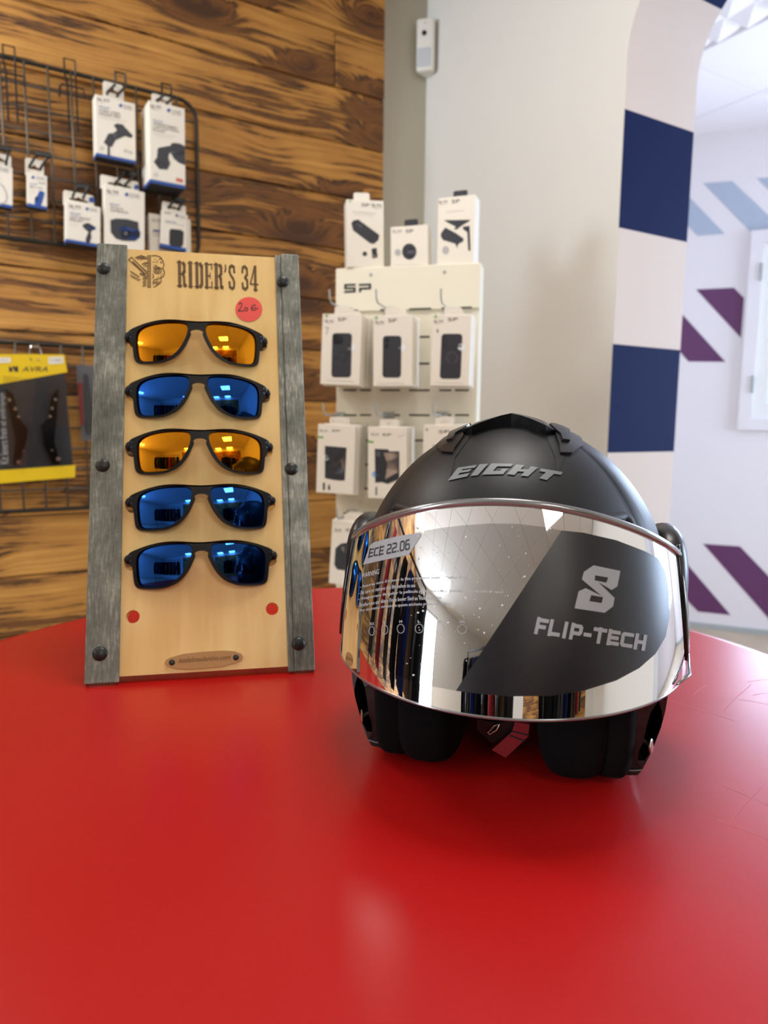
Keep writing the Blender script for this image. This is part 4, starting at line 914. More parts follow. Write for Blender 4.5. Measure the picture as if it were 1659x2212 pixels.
for (x, y), rl in (((223, 578), lr), ((221, 1004), lr), ((215, 1412), lr), ((611, 606), rr_), ((630, 1012), rr_), ((645, 1390), rr_)):
    u, v = bp(x, y, .006); mesh('rivet', *dome((u, v, .004), .0072, .0042), M['rivet'], rl, local=True, smooth=True)
# rear strut
q0 = BT @ V((BWID / 2, .012, .30)); q1 = q0 + BKD * .085; q1.z = TABLE_Z + .002
mb = MB()
for s in (-.06, .06): mb.add(*tube([q0 + BX * s, q1 + BX * s], .004, 8))
mb.add(*tube([q1 - BX * .06, q1 + BX * .06], .004, 8)); mb.out('rear_strut', M['wire'], sdp)
bpm = lambda x, y, w=.0004: hit(x, y, PL + BN * w, BN)
zl = Zm(4.879, 260, 530); zq = Zm(3.253, 180, 1280)
# lettering burnt into the board: condensed slab letters
SL = {'R': [([(.28, 0), (.28, 1)], .26), ([(.02, .035), (.52, .035)], .07), ([(.02, .965), (.7, .965)], .07), ([(.66, .95), (.78, .88), (.78, .62), (.64, .53)], .22), ([(.3, .51), (.66, .51)], .07), ([(.62, .5), (.74, .4), (.76, .06), (.95, .05)], .2)],
 'I': [([(.5, 0), (.5, 1)], .42), ([(.1, .035), (.9, .035)], .07), ([(.1, .965), (.9, .965)], .07), ([(.3, .5), (.7, .5)], .1)],
 'D': [([(.28, 0), (.28, 1)], .26), ([(.02, .035), (.65, .035)], .07), ([(.02, .965), (.65, .965)], .07), ([(.62, .96), (.8, .86), (.8, .14), (.62, .04)], .24)],
 'E': [([(.28, 0), (.28, 1)], .26), ([(.02, .035), (.9, .035)], .07), ([(.02, .965), (.9, .965)], .07), ([(.28, .5), (.68, .5)], .09), ([(.86, 0), (.86, .26)], .1), ([(.86, .76), (.86, 1)], .1), ([(.68, .38), (.68, .62)], .08)],
 "'": [([(.5, .98), (.55, .82), (.3, .7)], .34)],
 'S': [([(.82, .7), (.78, .92), (.5, .97), (.24, .9), (.2, .72), (.36, .58), (.66, .44), (.8, .28), (.74, .08), (.5, .03), (.22, .09), (.18, .3)], .2), ([(.08, .3), (.3, .3)], .06), ([(.72, .7), (.94, .7)], .06)],
 '3': [([(.16, .72), (.22, .92), (.5, .97), (.76, .88), (.78, .64), (.5, .52), (.78, .4), (.8, .12), (.5, .03), (.22, .09), (.16, .28)], .2)],
 '4': [([(.66, 0), (.66, 1)], .24), ([(.6, .98), (.1, .3)], .12), ([(.05, .26), (.98, .26)], .09), ([(.45, .035), (.9, .035)], .07)]}
f = bil([(381.6, 564.5), (558.7, 576), (559.7, 628), (382.5, 618.5)]); polys = []
ws = {'R': .62, 'I': .42, 'D': .6, 'E': .56, "'": .22, 'S': .5, ' ': .26, '3': .5, '4': .56}; t_ = "RIDER'S 34"
tot = sum(ws[c] + .04 for c in t_); x = 0
for c in t_:
    for pts, w in SL.get(c, []):
        for q in stroke([(a * ws[c], b) for a, b in pts], w * ws[c] * 1.22): polys.append([f((x + a) / tot, b) for a, b in q])
    x += ws[c] + .04
flat('engraved_lettering', polys, bpm, M['burn'], board)
E_ = []
def es(pts, w=5): E_.extend(stroke(zl(pts), w * 1.35 / 4.879))
es([(288, 105), (288, 448)], 4); es([(318, 105), (318, 448)], 4)
for k in range(17): es([(290, 112 + k * 20.5), (316, 106 + k * 20.5)], 7)
for a, b, w in (((88, 150), (260, 310), 6), ((120, 125), (265, 275), 6), ((88, 150), (120, 122), 6), ((130, 170), (250, 290), 9), ((155, 165), (262, 262), 5), ((105, 268), (200, 328), 5), ((112, 285), (196, 340), 4), ((105, 312), (212, 366), 6), ((118, 332), (200, 378), 4), ((160, 130), (225, 105), 9), ((180, 140), (240, 120), 10), ((215, 150), (262, 118), 8)): es([a, b], w)
random.seed(3)
for k in range(46):
    x, y = random.uniform(165, 280), random.uniform(110, 430)
    if x < 165 + (y - 260) * .9 or (y < 290 and x < 210 + (y - 110) * .1): continue
    a = random.uniform(-.7, .7); l = random.uniform(10, 26); es([(x, y), (x + l * math.cos(a), y + l * math.sin(a))], random.uniform(4, 9))
for k in range(7): es([(235 + (k % 2) * 6, 320 + k * 18), (272, 316 + k * 18)], 7)
es([(330, 110), (372, 106), (415, 120), (448, 160), (460, 205), (448, 242), (466, 285), (455, 325), (428, 338), (430, 385), (400, 410), (352, 442)], 7)
es(disc((392, 268), 40, 16, 30), 7); es([(392 + 20 * math.cos(.5 * k), 266 + 14 * math.sin(.5 * k)) for k in range(13)], 8); es([(345, 235), (385, 222), (430, 240)], 6); es([(340, 300), (352, 330), (345, 345)], 6); es([(345, 365), (400, 352), (425, 340)], 6)
for k in range(6): es([(345 + k * 13, 375), (347 + k * 12, 405)], 5)
for k in range(30):
    x, y = random.uniform(335, 440), random.uniform(125, 420)
    if (x - 392) ** 2 + (y - 266) ** 2 < 2600: continue
    if y > 345 and x > 415: continue
    a = random.uniform(-1.2, 1.2); l = random.uniform(8, 20); es([(x, y), (x + l * math.cos(a), y + l * math.sin(a))], random.uniform(3, 6))
flat('engraved_emblem', E_, bpm, M['burn'], board)
st = mesh('price_sticker', *prism([bp(537.4 + 29 * math.cos(6.28319 * i / 36), 668.6 + 26.5 * math.sin(6.28319 * i / 36)) for i in range(36)], byz, .0002, .0006), M['sticker'], sdp, local=True)
st['label'] = 'round red price sticker'
hand = [stroke(zl(p), w / 4.879) for p, w in (([(1250, 622), (1258, 606), (1272, 604), (1282, 618), (1278, 640), (1262, 664), (1242, 690), (1250, 694), (1268, 686), (1282, 694), (1298, 688)], 8), (disc((1324, 672), 17, 12) + [(1341, 672)], 8), ([(1428, 628), (1405, 630), (1385, 642), (1380, 664), (1390, 682), (1415, 682), (1452, 658)], 8), ([(1376, 662), (1400, 660), (1430, 652)], 7))]
flat('handwritten_price', sum(hand, []), lambda x, y: bpm(x, y, .0009), M['ink'], st)
pq = zq([(572, 492), (582, 474), (610, 458), (700, 432), (840, 416), (980, 408), (1060, 412), (1108, 430), (1122, 450), (1105, 476), (1060, 496), (980, 518), (850, 532), (720, 540), (640, 534), (590, 516)])
pl = mesh('name_plaque', *prism([bp(*p) for p in pq], byz, .0002, .0022), M['plaque'], sdp, local=True)
pl['label'] = 'thin lens-shaped wooden plaque'
for c in ((624, 492), (1072, 456)):
    u, v = bp(*zq([c])[0]); mesh('plaque_screw', *dome((u, v, .0022), .0031, .0008, 14, 3), M['rivet'], pl, local=True, smooth=True)
flat('engraved_address', text_path('lesdeliresdantho.com', zq([(668, 494), (850, 482), (1035, 468)]), 34 / 3.253, .35), lambda x, y: bpm(x, y, .0025), M['burn'], pl)

# ------------------------------------------------------------------ sunglasses (mm, x right, y up), front curved back at the sides
OUT = [(0, 10.0), (8.5, 10.3), (21.8, 11.6), (35, 11.4), (49.8, 8.3), (60, 4.6), (66.5, 1.8), (68.5, -1), (69.3, -6), (67.5, -9.5), (64.3, -11.5), (63.4, -20), (62.6, -28), (60.6, -31.5), (56.5, -33.2), (45.4, -33.8), (36, -33), (30.7, -31.8), (20.3, -27.2), (12.2, -17.7), (7.5, -8), (5.4, -2.6), (6.6, -1.2), (5.6, .6), (3, 1.6), (0, 1.8)]
LEN = [(8.6, 3.2), (9.6, 7.2), (12.5, 8.6), (21.8, 9.2), (36.6, 8.6), (49.8, 5.9), (57, 2.2), (59.8, -1.8), (60.8, -7), (60.3, -19.2), (59.2, -27), (57.6, -30), (54.5, -31.4), (42.5, -31.5), (33, -30.2), (27, -27.4), (18.9, -20.8), (12.6, -10.6), (9.6, -3)]
def smoothloop(p, it=2, closed=True):
    for _ in range(it):
        q = []; n = len(p)
        for i in range(n if closed else n - 1):
            a, b = p[i], p[(i + 1) % n]; q += [(a[0] * .75 + b[0] * .25, a[1] * .75 + b[1] * .25), (a[0] * .25 + b[0] * .75, a[1] * .25 + b[1] * .75)]
        p = q
    return p
full = OUT + [(-x, y) for x, y in OUT[::-1] if x > 0]
full = smoothloop(full, 2)
lensR = smoothloop(LEN, 2); lensL = [(-x, y) for x, y in lensR[::-1]]
def bend(x, y): return (1 - math.cos(min(abs(x) / 215, 1))) * 215 + .0012 * (y + 12) ** 2      # mm back
def gmap(u, v, w): return V((u, bend(u, v) - w, v)) * (gsca / 1000)
def lens_mesh(loop):
    cx = sum(p[0] for p in loop) / len(loop); cy = sum(p[1] for p in loop) / len(loop); vs = []; ns = []; fs = []; K = 10; n = len(loop); R = 92.0
    s = 1 if cx > 0 else -1
    def sph(x, y):
        dx, dy = x - s * 16, y + 11; return R - math.sqrt(R * R - dx * dx - dy * dy * 1.0), V((-dx, -math.sqrt(R * R - dx * dx - dy * dy), -dy)).normalized() * 1
    z0 = sph(cx, cy)[0] - bend(cx, cy)
    for k in range(1, K + 1):
        for p in loop:
            x, y = cx + (p[0] - cx) * k / K, cy + (p[1] - cy) * k / K; d, nn = sph(x, y)
            vs.append(V((x, bend(x, y) + .5 - 1.3 * (1 - (k / K) ** 2), y)) * (gsca / 1000)); ns.append(V((-nn.x, nn.y, -nn.z)))
    vs.append(V((cx, bend(cx, cy) - .8, cy)) * (gsca / 1000)); nn = sph(cx, cy)[1]; ns.append(V((-nn.x, nn.y, -nn.z)))
    for k in range(K - 1): fs += [(k * n + i, k * n + (i + 1) % n, (k + 1) * n + (i + 1) % n, (k + 1) * n + i) for i in range(n)]
    fs += [(len(vs) - 1, (i + 1) % n, i) for i in range(n)]
    fl = []
    for q in fs:
        a, b, c = vs[q[0]], vs[q[1]], vs[q[2]]
        fl.append(q if (b - a).cross(c - a).y < 0 else tuple(reversed(q)))
    return vs, fl, ns
def make_glasses(u, v, label, col):
    T = BT @ Matrix.Translation((u, -.0165, v)) @ Matrix.Rotation(math.radians(11), 4, 'X'); t = thing('sunglasses', T, label, 'sunglasses', 'sunglasses on the plywood stand')
    fm_ = mesh('frame', *prism((full, [lensR, lensL]), gmap, -1.6, 1.6), M['frame'], t, local=True)
    bv = fm_.modifiers.new('bevel', 'BEVEL'); bv.width = .0006; bv.segments = 2; bv.limit_method = 'ANGLE'; bv.angle_limit = math.radians(50)
    for lp in (lensL, lensR):
        vs, fs, ns = lens_mesh(lp); mesh('lens', vs, fs, col, t, local=True, normals=ns)
    for s in (-1, 1):
        y0 = bend(67, -5); g = gsca / 1000
        path = [V((s * 67.2, y0 - 1.5, -4.6)) * g, V((s * 68.0, y0 + 5, -5)) * g, V((s * 66.6, y0 + 11, -6)) * g, V((s * 65.5, y0 + 30, -6.5)) * g, V((s * 65.5, y0 + 75, -8)) * g]
        tm = mesh('temple', *tube(path, [.0042 * gsca, .0048 * gsca, .0042 * gsca, .0032 * gsca, .003 * gsca], 12), M['frame'], t, local=True, smooth=True)
        for dz in (-1.0, -6.0):
            p = V((s * 65.6, bend(65.6, dz) - 1.6, dz)) * g; mesh('hinge_screw', *tube([p, p + V((0, -.0006, 0))], .0008, 8), M['hinge'], tm, local=True)
    return t
g1 = None
for (u, v, w), (lab, c) in zip(GL, (('black framed sunglasses with orange mirror lenses, topmost on the stand under the price sticker', 'orange'),
        ('black framed sunglasses with blue mirror lenses, between the two orange pairs', 'bluelens'), ('black framed sunglasses with orange mirror lenses, between two blue pairs mid stand', 'orange'),
        ('black framed sunglasses with blue mirror lenses, right below the lower orange pair', 'bluelens'), ('black framed sunglasses with blue mirror lenses, lowest pair above the two holes', 'bluelens'))):
    make_glasses(u, v, lab, M[c])
# ------------------------------------------------------------------ helmet (local: x to image right, -y to the front, z up)
HY = math.radians(-12.5)
HT = Matrix.Translation((.1025, .570, TABLE_Z)) @ Matrix.Rotation(HY, 4, 'Z'); HI = HT.inverted()
hm = thing('motorcycle_helmet', HT, 'matte black open-face helmet with mirrored visor on the red table', 'helmet')
AX, AF, AB, Z0, HT_, HB = .1225, .140, .165, .120, .140, .200
def shell_pt(th, psi, o=0.0):
    k = math.cos(psi); z = Z0 + ((HT_ if psi >= 0 else HB) + o) * math.sin(psi); c = -math.cos(th)
    return V(((AX + o) * k * math.sin(th), ((AF if c < 0 else AB) + o) * k * c, z))
def sstep(a, b, x): x = min(1, max(0, (x - a) / (b - a))); return x * x * (3 - 2 * x)
def rim_z(th):
    t = abs(math.degrees(th)); t = 360 - t if t > 180 else t
    return .198 + (.022 - .198) * sstep(53, 66, t) + .012 * sstep(120, 170, t)
def psi_of(z): return math.asin((z - Z0) / (HT_ if z >= Z0 else HB))
def dome_grid(o, rim_add=0.0, nt=44, nth=180):
    vs = []; 
    for j in range(nt + 1):
        for i in range(nth):
            th = 2 * math.pi * i / nth - math.pi; pr0 = psi_of(rim_z(th) + rim_add); psi = math.pi / 2 + (pr0 - math.pi / 2) * (.006 + .994 * j / nt)
            vs.append(shell_pt(th, psi, o))
    fs = [(j * nth + i, (j + 1) * nth + i, (j + 1) * nth + (i + 1) % nth, j * nth + (i + 1) % nth) for j in range(nt) for i in range(nth)]
    fs.append(tuple(range(nth))); return vs, fs, nt, nth
vs, fs, nt, nth = dome_grid(0); vi, fi, _, _ = dome_grid(-.006); n0 = len(vs)
fs2 = fs + [tuple(reversed([i + n0 for i in f])) for f in fi] + [(nt * nth + i, n0 + nt * nth + i, n0 + nt * nth + (i + 1) % nth, nt * nth + (i + 1) % nth) for i in range(nth)]
sh = mesh('shell', vs + vi, fs2, M['shell'], hm, local=True, smooth=True)
sbvh = BVHTree.FromPolygons([tuple(HT @ v) for v in vs], fs)
mesh('rim_trim', *tube([(vs[nt * nth + i] + vi[nt * nth + i]) / 2 for i in range(nth)], .0045, 8, closed=True), M['rubber'], hm, local=True, smooth=True)
vs, fs, _, _ = dome_grid(-.022, .004, 24, 72); mesh('liner', vs, [tuple(reversed(f)) for f in fs], M['fabric'], hm, local=True, smooth=True)
# neck roll round the back of the opening
pts = []
for i in range(25):
    a = math.radians(-115 + 230 * i / 24); pts.append((.092 * math.sin(a), .02 + .12 * math.cos(a), .030))
mesh('neck_roll', *tube(pts, [.012 if i in (0, 24) else .022 for i in range(25)], 12), M['fabric'], hm, local=True, smooth=True)
def onshell(x, y, off=.0004):
    r = ray(x, y); h = sbvh.ray_cast(EYE, r.normalized())
    if h[0] is None:                         # just past the outline: nearest point of the shell
        h = sbvh.find_nearest(EYE + r * (HT.translation - EYE).dot(r) / r.dot(r))
    return h[0] + h[1].normalized() * off
ze = Zm(5.352, 960, 880)
EIGHT = [[(45, 853), (160, 705), (380, 672), (352, 706), (213, 722), (203, 737), (318, 720), (290, 750), (180, 766), (162, 790), (297, 765), (265, 806)],
 [(410, 665), (508, 660), (388, 793), (303, 800)], [(545, 655), (797, 660), (768, 692), (612, 690), (563, 743), (650, 743), (670, 716), (630, 712), (735, 715), (680, 780), (435, 785)],
 [(830, 668), (925, 675), (880, 722), (968, 725), (1000, 688), (1080, 702), (965, 805), (880, 797), (925, 752), (848, 748), (808, 790), (722, 780)],
 [(1115, 713), (1365, 756), (1340, 788), (1265, 775), (1180, 847), (1095, 826), (1172, 758), (1098, 745)]]
EIGHT[2] = [(545, 655), (797, 660), (768, 692), (612, 690), (563, 743), (645, 743), (668, 716), (735, 716), (680, 780), (435, 785)]
flat('brand_decal', [ze(p) for p in EIGHT], lambda x, y: onshell(x, y, .0007), M['decal'], sh, L=7)
# vent hood on the crown
def zs(x, y):
    q = (x / AX) ** 2 + (y / (AF if y < 0 else AB)) ** 2; return Z0 + HT_ * math.sqrt(max(0, 1 - q))
low = ze([(205, 300), (240, 312), (320, 322), (420, 280), (540, 243), (650, 224), (770, 218), (880, 228), (980, 252), (1080, 294), (1170, 325), (1250, 308), (1290, 295)])
upp = ze([(200, 275), (245, 252), (320, 215), (420, 172), (540, 130), (650, 95), (770, 68), (880, 92), (980, 125), (1080, 165), (1170, 210), (1250, 250), (1292, 275)])
lowL = [HI @ onshell(*p, 0) for p in low]
K = 8; hv = []; nC = len(low)
for i, (p, u) in enumerate(zip(lowL, upp)):
    N = (HT.to_3x3() @ V((0, -1, 0))).normalized(); Pw = HT @ p; top = HI @ hit(*u, Pw - N * -.004, N)
    h = max(.0012, top.z - p.z); hv.append(p + V((0, .0005, -.0005))); hv.append(V((p.x * 1.0, p.y - .004, p.z + h)))
    L = .085 * (1 - .35 * abs(i - (nC - 1) / 2) / ((nC - 1) / 2))
    for k in range(1, K + 1):
        r = k / K; y = p.y - .004 + L * r; x = p.x * (1 - .12 * r)
        hv.append(V((x, y, zs(x, y) + max(h * (1 - r) ** .8, -.001) - (.001 if k == K else 0))))
R_ = K + 2; hf = [(i * R_ + k, (i + 1) * R_ + k, (i + 1) * R_ + k + 1, i * R_ + k + 1) for i in range(nC - 1) for k in range(R_ - 1)]
hood = mesh('vent_hood', hv, hf, M['satin'], hm, local=True)
for q in hood.data.polygons: q.use_smooth = q.index % (R_ - 1) != 0
def shell_prism(poly, h, L=4):
    v2, ts = tess(poly); v2, ts = refine(v2, ts, L); ts = orient(v2, ts); b0 = [onshell(*p, -.0005) for p in v2]; b1 = [onshell(*p, h) for p in v2]; n = len(v2)
    from collections import Counter
    ec = Counter(); 
    for t in ts:
        for a, b in ((t[0], t[1]), (t[1], t[2]), (t[2], t[0])): ec[(a, b)] += 1
    F = [(a, c, b) for a, b, c in ts]
    for (a, b), _ in list(ec.items()):
        if (b, a) not in ec: F.append((a, b, b + n, a + n))
    return b1 + b0, F
px = lambda *p: list(p)
fl_l = [(942.8, 967), (956, 979.6), (980, 981.5), (984, 972), (1004, 944), (1000, 936), (980, 937), (960, 951)]
fl_r = [(1209, 982), (1233.7, 982.4), (1257, 965), (1251.5, 945), (1226, 934), (1206, 934), (1198, 940), (1206, 962)]
leg_l = ze([(45, 425), (115, 410), (150, 345), (245, 290), (320, 235), (200, 250), (90, 315)])
leg_r = ze([(1345, 420), (1428, 430), (1425, 310), (1380, 285), (1290, 235), (1200, 240), (1260, 300), (1325, 360)])
for p in (fl_l, fl_r): mesh('vent_base', *shell_prism(p, .0022), M['satin'], hm)
for p in (leg_l, leg_r): mesh('vent_arm', *shell_prism(p, .0042), M['satin'], hm)
for p in ([(100, 545), (68, 560), (45, 605), (75, 800), (92, 740), (125, 585), (300, 345), (240, 325)], [(1335, 550), (1378, 560), (1380, 600), (1325, 740), (1300, 810), (1292, 740), (1285, 600), (1180, 345), (1240, 325)]):
    mesh('brow_ridge', *shell_prism(ze(p), .0005), M['shell'], sh)
# visor
VB = .081
def v_top(al): return .157 + .051 * max(0, math.cos(al)) ** 1.3
def vis(al, z, o=0.0):
    d = z - .087; a = .135 - .05 * d - .9 * d * d + o; f = .1565 - .21 * d - .95 * d * d + o
    return V((a * math.sin(al), -f * math.cos(al), z))
def vis_n(al, z):
    e = 1e-4; a = vis(al + e, z) - vis(al - e, z); b = vis(al, z + e) - vis(al, z - e); return a.cross(b).normalized()
AM = math.radians(84); NA, NV = 128, 40; gv = []; gn = []
for i in range(NA + 1):
    al = -AM + 2 * AM * i / NA; zt2 = v_top(al)
    for j in range(NV + 1):
        z = VB + (zt2 - VB) * j / NV; gv.append(vis(al, z)); gn.append(vis_n(al, z))
gf = [(i * (NV + 1) + j, (i + 1) * (NV + 1) + j, (i + 1) * (NV + 1) + j + 1, i * (NV + 1) + j + 1) for i in range(NA) for j in range(NV)]
n0 = len(gv); gi = [v - nn * .0022 for v, nn in zip(gv, gn)]
vz = mesh('visor', gv + gi, gf + [tuple(reversed([k + n0 for k in f])) for f in gf], M['visor'], hm, local=True, normals=gn + [-x for x in gn])
vbvh = BVHTree.FromPolygons([tuple(v) for v in gv], gf)
mesh('visor_lip', *tube([vis(-AM + 2 * AM * i / 96, v_top(-AM + 2 * AM * i / 96) + .001, .0004) for i in range(97)], .0026, 10), M['lip'], vz, local=True, smooth=True)
mesh('visor_lip', *tube([vis(-AM + 2 * AM * i / 96, VB - .0006, -.0008) for i in range(97)], .0012, 8), M['lip'], vz, local=True, smooth=True)
tb_ = vis(math.radians(66), VB, .002)
mesh('visor_tab', *tube([vis(math.radians(60), VB + .003, .0015), vis(math.radians(68), VB + .004, .0045), vis(math.radians(76), VB + .012, .002)], [.0008, .0016, .0008], 10), M['lip'], vz, local=True, smooth=True)
EL = HI @ EYE
def onvis(off):
    def f(x, y):
        d = (HI.to_3x3() @ ray(x, y)).normalized(); h = vbvh.ray_cast(EL, d)
        if h[0] is None: return None
        z = h[0].z; dd = z - .087; a = .135 - .05 * dd - .9 * dd * dd; g = .1565 - .21 * dd - .95 * dd * dd
        al = math.atan2(h[0].x / a, -h[0].y / g); n = vis_n(al, z)
        return HT @ (vis(al, z) + n * off), HT.to_3x3() @ n
    return f
fdark = [(1213, 1146), (1260, 1151), (1330, 1167), (1390, 1190), (1420, 1205), (1437, 1235), (1444, 1280), (1445, 1330), (1437, 1375), (1415, 1412), (1380, 1443), (1330, 1470), (1260, 1492), (1190, 1503), (1100, 1504), (1040, 1499), (985, 1492)]
fclear = [(800, 1182), (850, 1164), (900, 1150), (950, 1141), (1000, 1135), (1060, 1131), (1120, 1132), (1180, 1139), (1213, 1146), (985, 1492), (930, 1482), (880, 1468), (850, 1455), (805, 1420), (783, 1385), (775, 1330), (778, 1260), (786, 1210)]
film = flat('clear_film', [fclear], onvis(.0003), M['film'], vz, L=9, normals=True); film['label'] = 'transparent protective film with fine print'
dark = flat('dark_film', [fdark], onvis(.0004), M['darkfilm'], vz, L=9, normals=True); dark['label'] = 'matte dark film panel with silver logo'
zv = Zm(3.95, 1100, 1150); zw = Zm(4.366, 740, 1120)
def vflat(name, polys, off, m, L=5): return flat(name, polys, onvis(off), m, vz, L=L, normals=True)
Sp = ([(715, 282), (942, 330), (916, 462), (868, 492), (755, 426), (893, 560), (880, 632), (808, 686), (553, 648), (588, 503), (648, 476), (783, 543), (615, 402), (632, 338)], [[(728, 367), (838, 386), (823, 430), (724, 410)], [(694, 536), (795, 553), (782, 604), (679, 587)]])
vflat('silver_emblem', [(zv(Sp[0]), [zv(h) for h in Sp[1]])], .0007, M['silver'])
vflat('silver_lettering', block('FLIP-TECH', zv([(240, 728), (1168, 882), (1148, 1004), (212, 858)]), .25, {'I': .42, '-': .5, 'F': .78, 'L': .78, 'T': .86, 'P': .82}), .0007, M['silver'])
vflat('grey_plate', [zw([(198, 438), (262, 255), (300, 226), (400, 198), (530, 168), (650, 147), (742, 140), (745, 165), (628, 345), (520, 366), (350, 402)])], .0005, M['silver'])
vflat('plate_lettering', block('ECE 22.06', zw([(262, 288), (640, 194), (637, 296), (247, 374)]), .15, {' ': .3, '.': .3}), .0008, M['ink'])
tx = text('WARNING', zw([(190, 520), (350, 476), (346, 524), (182, 564)]))
for t, bl in (("- Assurez vous d'enlever le film protecteur avant utilisation du casque", [(170, 668), (400, 615), (560, 596), (700, 584), (900, 577), (1245, 577)]), ('- Be sure to remove this film before its use', [(160, 722), (330, 686), (520, 657), (690, 648)]),
        ('- Aseguerese de quitar la pellicula protectora de la pantalla antes de usar el casco', [(155, 782), (400, 736), (600, 714), (750, 706), (1000, 702), (1300, 706), (1515, 716)]), ('- Entfernen sie diese Folie bever Sied as Visie benutzen', [(150, 840), (400, 794), (600, 774), (930, 762)]),
        ("- Per sicurezza rimuovere questa etichetta prima dell' utilizzo", [(150, 895), (400, 850), (600, 834), (800, 826), (1025, 826)])): tx += text_path(t, zw(bl), 8.3)
for (cx_, cy_, rx, ry, lb) in ((280, 1060, 24, 42, 'XS'), (403, 1048, 29, 42, 'S'), (553, 1040, 33, 42, 'M'), (726, 1038, 37, 42, 'L'), (917, 1037, 40, 42, 'XL'), (1130, 1043, 42, 42, 'XXL')):
    tx += stroke(zw(disc((cx_, cy_), rx, 22, ry)), .75, True); w = 9 * len(lb) + 3; tx += text(lb, zw([(cx_ - w, cy_ - 78), (cx_ + w, cy_ - 80), (cx_ + w, cy_ - 56), (cx_ - w, cy_ - 54)]))
vflat('film_print', tx, .0006, M['filmtext'], None)
random.seed(11); sp_ = []
while len(sp_) < 90:
    x, y = random.uniform(880, 1200), random.uniform(1135, 1480)
    if x < 985 + (1492 - y) / (1492 - 1146) * 228 - 6 and y < 1470 - max(0, 985 - x) * .1: sp_.append(disc((x, y), random.choice((.7, .8, 1.0, 1.2, 1.2, 2.2)), 7))
sk = vflat('dust_specks', sp_, .0007, M['speck'], None); sk['kind'] = 'stuff'
# pivot covers at the sides
def ellipsoid(c, r, n=28, k=16, e=2.0):
    vs = []; fs = []
    pw = lambda v: math.copysign(abs(v) ** (2 / e), v)
    for j in range(k + 1):
        b = -math.pi / 2 + math.pi * j / k
        for i in range(n):
            a = 2 * math.pi * i / n; vs.append(V((c[0] + r[0] * pw(math.cos(b)) * pw(math.cos(a)), c[1] + r[1] * pw(math.cos(b)) * pw(math.sin(a)), c[2] + r[2] * pw(math.sin(b)))))
    fs = [(j * n + i, j * n + (i + 1) % n, (j + 1) * n + (i + 1) % n, (j + 1) * n + i) for j in range(k) for i in range(n)]
    return vs, fs
for s in (-1, 1):
    mesh('pivot_cover', *ellipsoid((s * .1195, .008, .130), (.0150, .046, .052), 32, 20, 2.8), M['satin'], hm, local=True, smooth=True)
for s in (-1, 1):
    av = []; n_ = 14; m_ = 10
    for o in (.0035, -.001):
        for i in range(n_ + 1):
            for j in range(m_ + 1):
                t = i / n_; a0 = math.radians(76 + 7 * math.sin(math.pi * t) * -.4); al = a0 + (math.radians(104) - a0) * j / m_
                z = .088 + (.172 - .088) * t; p = vis(al, z, o * math.sin(math.pi * min(1, .15 + j / m_ * .9)) if o > 0 else o); av.append(V((s * p.x, p.y, p.z)))
    W_ = m_ + 1; nn_ = (n_ + 1) * W_
    af = [(i * W_ + j, i * W_ + j + 1, (i + 1) * W_ + j + 1, (i + 1) * W_ + j) for i in range(n_) for j in range(m_)]
    ring = [i * W_ for i in range(n_ + 1)] + [n_ * W_ + j for j in range(1, W_)] + [i * W_ + m_ for i in range(n_ - 1, -1, -1)] + [j for j in range(m_ - 1, 0, -1)]
    af2 = af + [tuple(reversed([k + nn_ for k in f])) for f in af] + [(ring[k], ring[(k + 1) % len(ring)], ring[(k + 1) % len(ring)] + nn_, ring[k] + nn_) for k in range(len(ring))]
    if s > 0: af2 = [tuple(reversed(f)) for f in af2]
    mesh('visor_arm', av, af2, M['gloss'], hm, local=True, smooth=True)
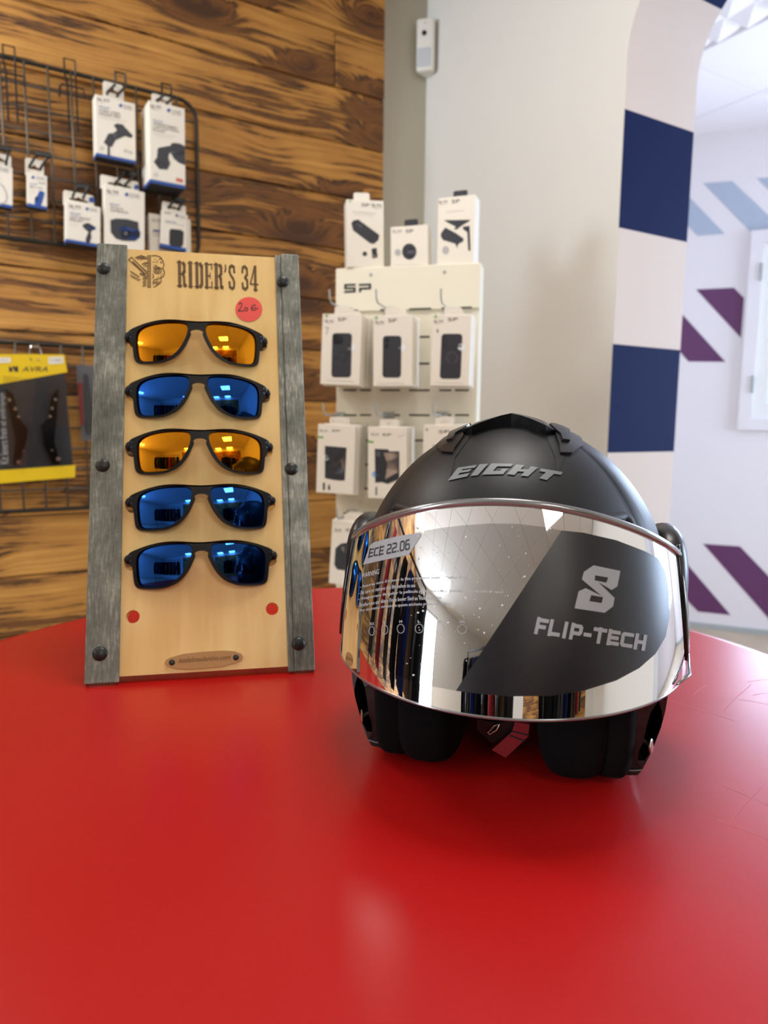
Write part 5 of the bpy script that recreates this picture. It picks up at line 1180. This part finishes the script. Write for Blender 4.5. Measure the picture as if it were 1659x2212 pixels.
# lower side plates with recess and steel pin
zr = Zm(4.879, 1160, 1400)
PO = [(1400, 385), (1100, 520), (1030, 575), (960, 760), (915, 950), (912, 1180), (930, 1285), (950, 1340), (1060, 1340), (1110, 1285), (1215, 1110), (1320, 860), (1365, 700), (1400, 500)]
PRc = [(1290, 570), (1325, 690), (1335, 790), (1315, 870), (1210, 1100), (1130, 1195), (1062, 1188), (1072, 1090), (1120, 1000), (1152, 850), (1195, 700)]
NL = HT.to_3x3() @ V((0, -1, 0)); P0 = HT @ V((0, -.066, 0))
def loc2(p): q = HI @ hit(*p, P0, NL); return q.x, q.z
po = [loc2(p) for p in zr(PO)]; rc = [loc2(p) for p in zr(PRc)]
po = [(x, max(z, .0015)) for x, z in po]
for s in (-1, 1):
    fm_ = lambda u, v, w: V((s * u, -.066 - w + max(0, (u - .100)) * .35, v))
    a = prism((po, [rc]), fm_, -.052, 0); b_ = prism(rc, fm_, -.05, -.017)
    if s < 0: a = (a[0], [tuple(reversed(f)) for f in a[1]]); b_ = (b_[0], [tuple(reversed(f)) for f in b_[1]])
    pm = mesh('side_plate', *a, M['satin'], hm, local=True); bv = pm.modifiers.new('bevel', 'BEVEL'); bv.width = .002; bv.segments = 3; bv.limit_method = 'ANGLE'; bv.angle_limit = math.radians(40)
    mesh('plate_recess', *b_, M['gloss'], pm, local=True)
    p0 = V((s * (loc2(zr([(1100, 980)])[0])[0]), -.060, loc2(zr([(1100, 985)])[0])[1])); p1 = V((s * (loc2(zr([(1200, 1025)])[0])[0]), -.066, loc2(zr([(1200, 1030)])[0])[1]))
    d = (p1 - p0).normalized(); hd = V((s * .93, -.36, .05)).normalized()
    mb = MB(); mb.add(*tube([p0 - d * .004, p1], .0017, 12)); mb.add(*tube([p1 - hd * .0004, p1 + hd * .0004, p1 + hd * .0011], [.0052, .0055, .0046], 20)); mb.out('steel_pin', M['pin'], pm, local=True, smooth=False)
    mesh('plate_edge', *tube([V((s * x, -.0665 + max(0, (x - .100)) * .35, z)) for x, z in [loc2(q) for q in zr([(935, 1285), (1020, 1288), (1105, 1283)])]], .0006, 6), M['decal'], pm, local=True)
# cheek pads resting on the table
for s in (-1, 1):
    mesh('cheek_pad', *ellipsoid((s * .0535, -.035, .055), (.0275, .058, .055), 36, 24, 3.2), M['fabric'], hm, local=True, smooth=True)
    mesh('cheek_pad', *ellipsoid((s * .0795, -.031, .056), (.0175, .054, .0545), 30, 20, 3.6), M['fabric'], hm, local=True, smooth=True)
# chin strap
zst = Zm(2.074, 720, 1250); PS = HT @ V((0, -.058, 0)); 
def ls(p): q = HI @ hit(*p, PS, NL); return q.x, q.z
rib = [ls(p) for p in zst([(815, 640), (880, 650), (872, 706), (772, 800), (712, 766), (800, 688)])]
mesh('strap_tail', *prism(rib, lambda u, v, w: V((u, -.058 - w, v)), -.001, .001), M['strap'], hm, local=True)
sb = [ls(p) for p in zst([(800, 690), (822, 665), (868, 672), (858, 700), (800, 745), (786, 728)])]
for q in (([(800, 680), (880, 700)]), ([(792, 700), (860, 725)])): mesh('stitching', *tube([V((x, -.0594, z)) for x, z in [ls(p) for p in zst(q)]], .0005, 6), M['seam'], hm, local=True)
bk = [ls(p) for p in zst([(640, 640), (690, 655), (820, 655), (800, 700), (740, 740), (705, 752), (640, 690)])]
mesh('strap', *prism(bk, lambda u, v, w: V((u, -.050 - w, v)), -.003, .002), M['satin'], hm, local=True)
bq = [ls(p) for p in zst([(690, 700), (720, 670), (745, 660), (730, 690), (700, 710)])]
mesh('buckle', *tube([V((x, -.0535, z)) for x, z in bq], .0009, 8, closed=True), M['pin'], hm, local=True, smooth=True)
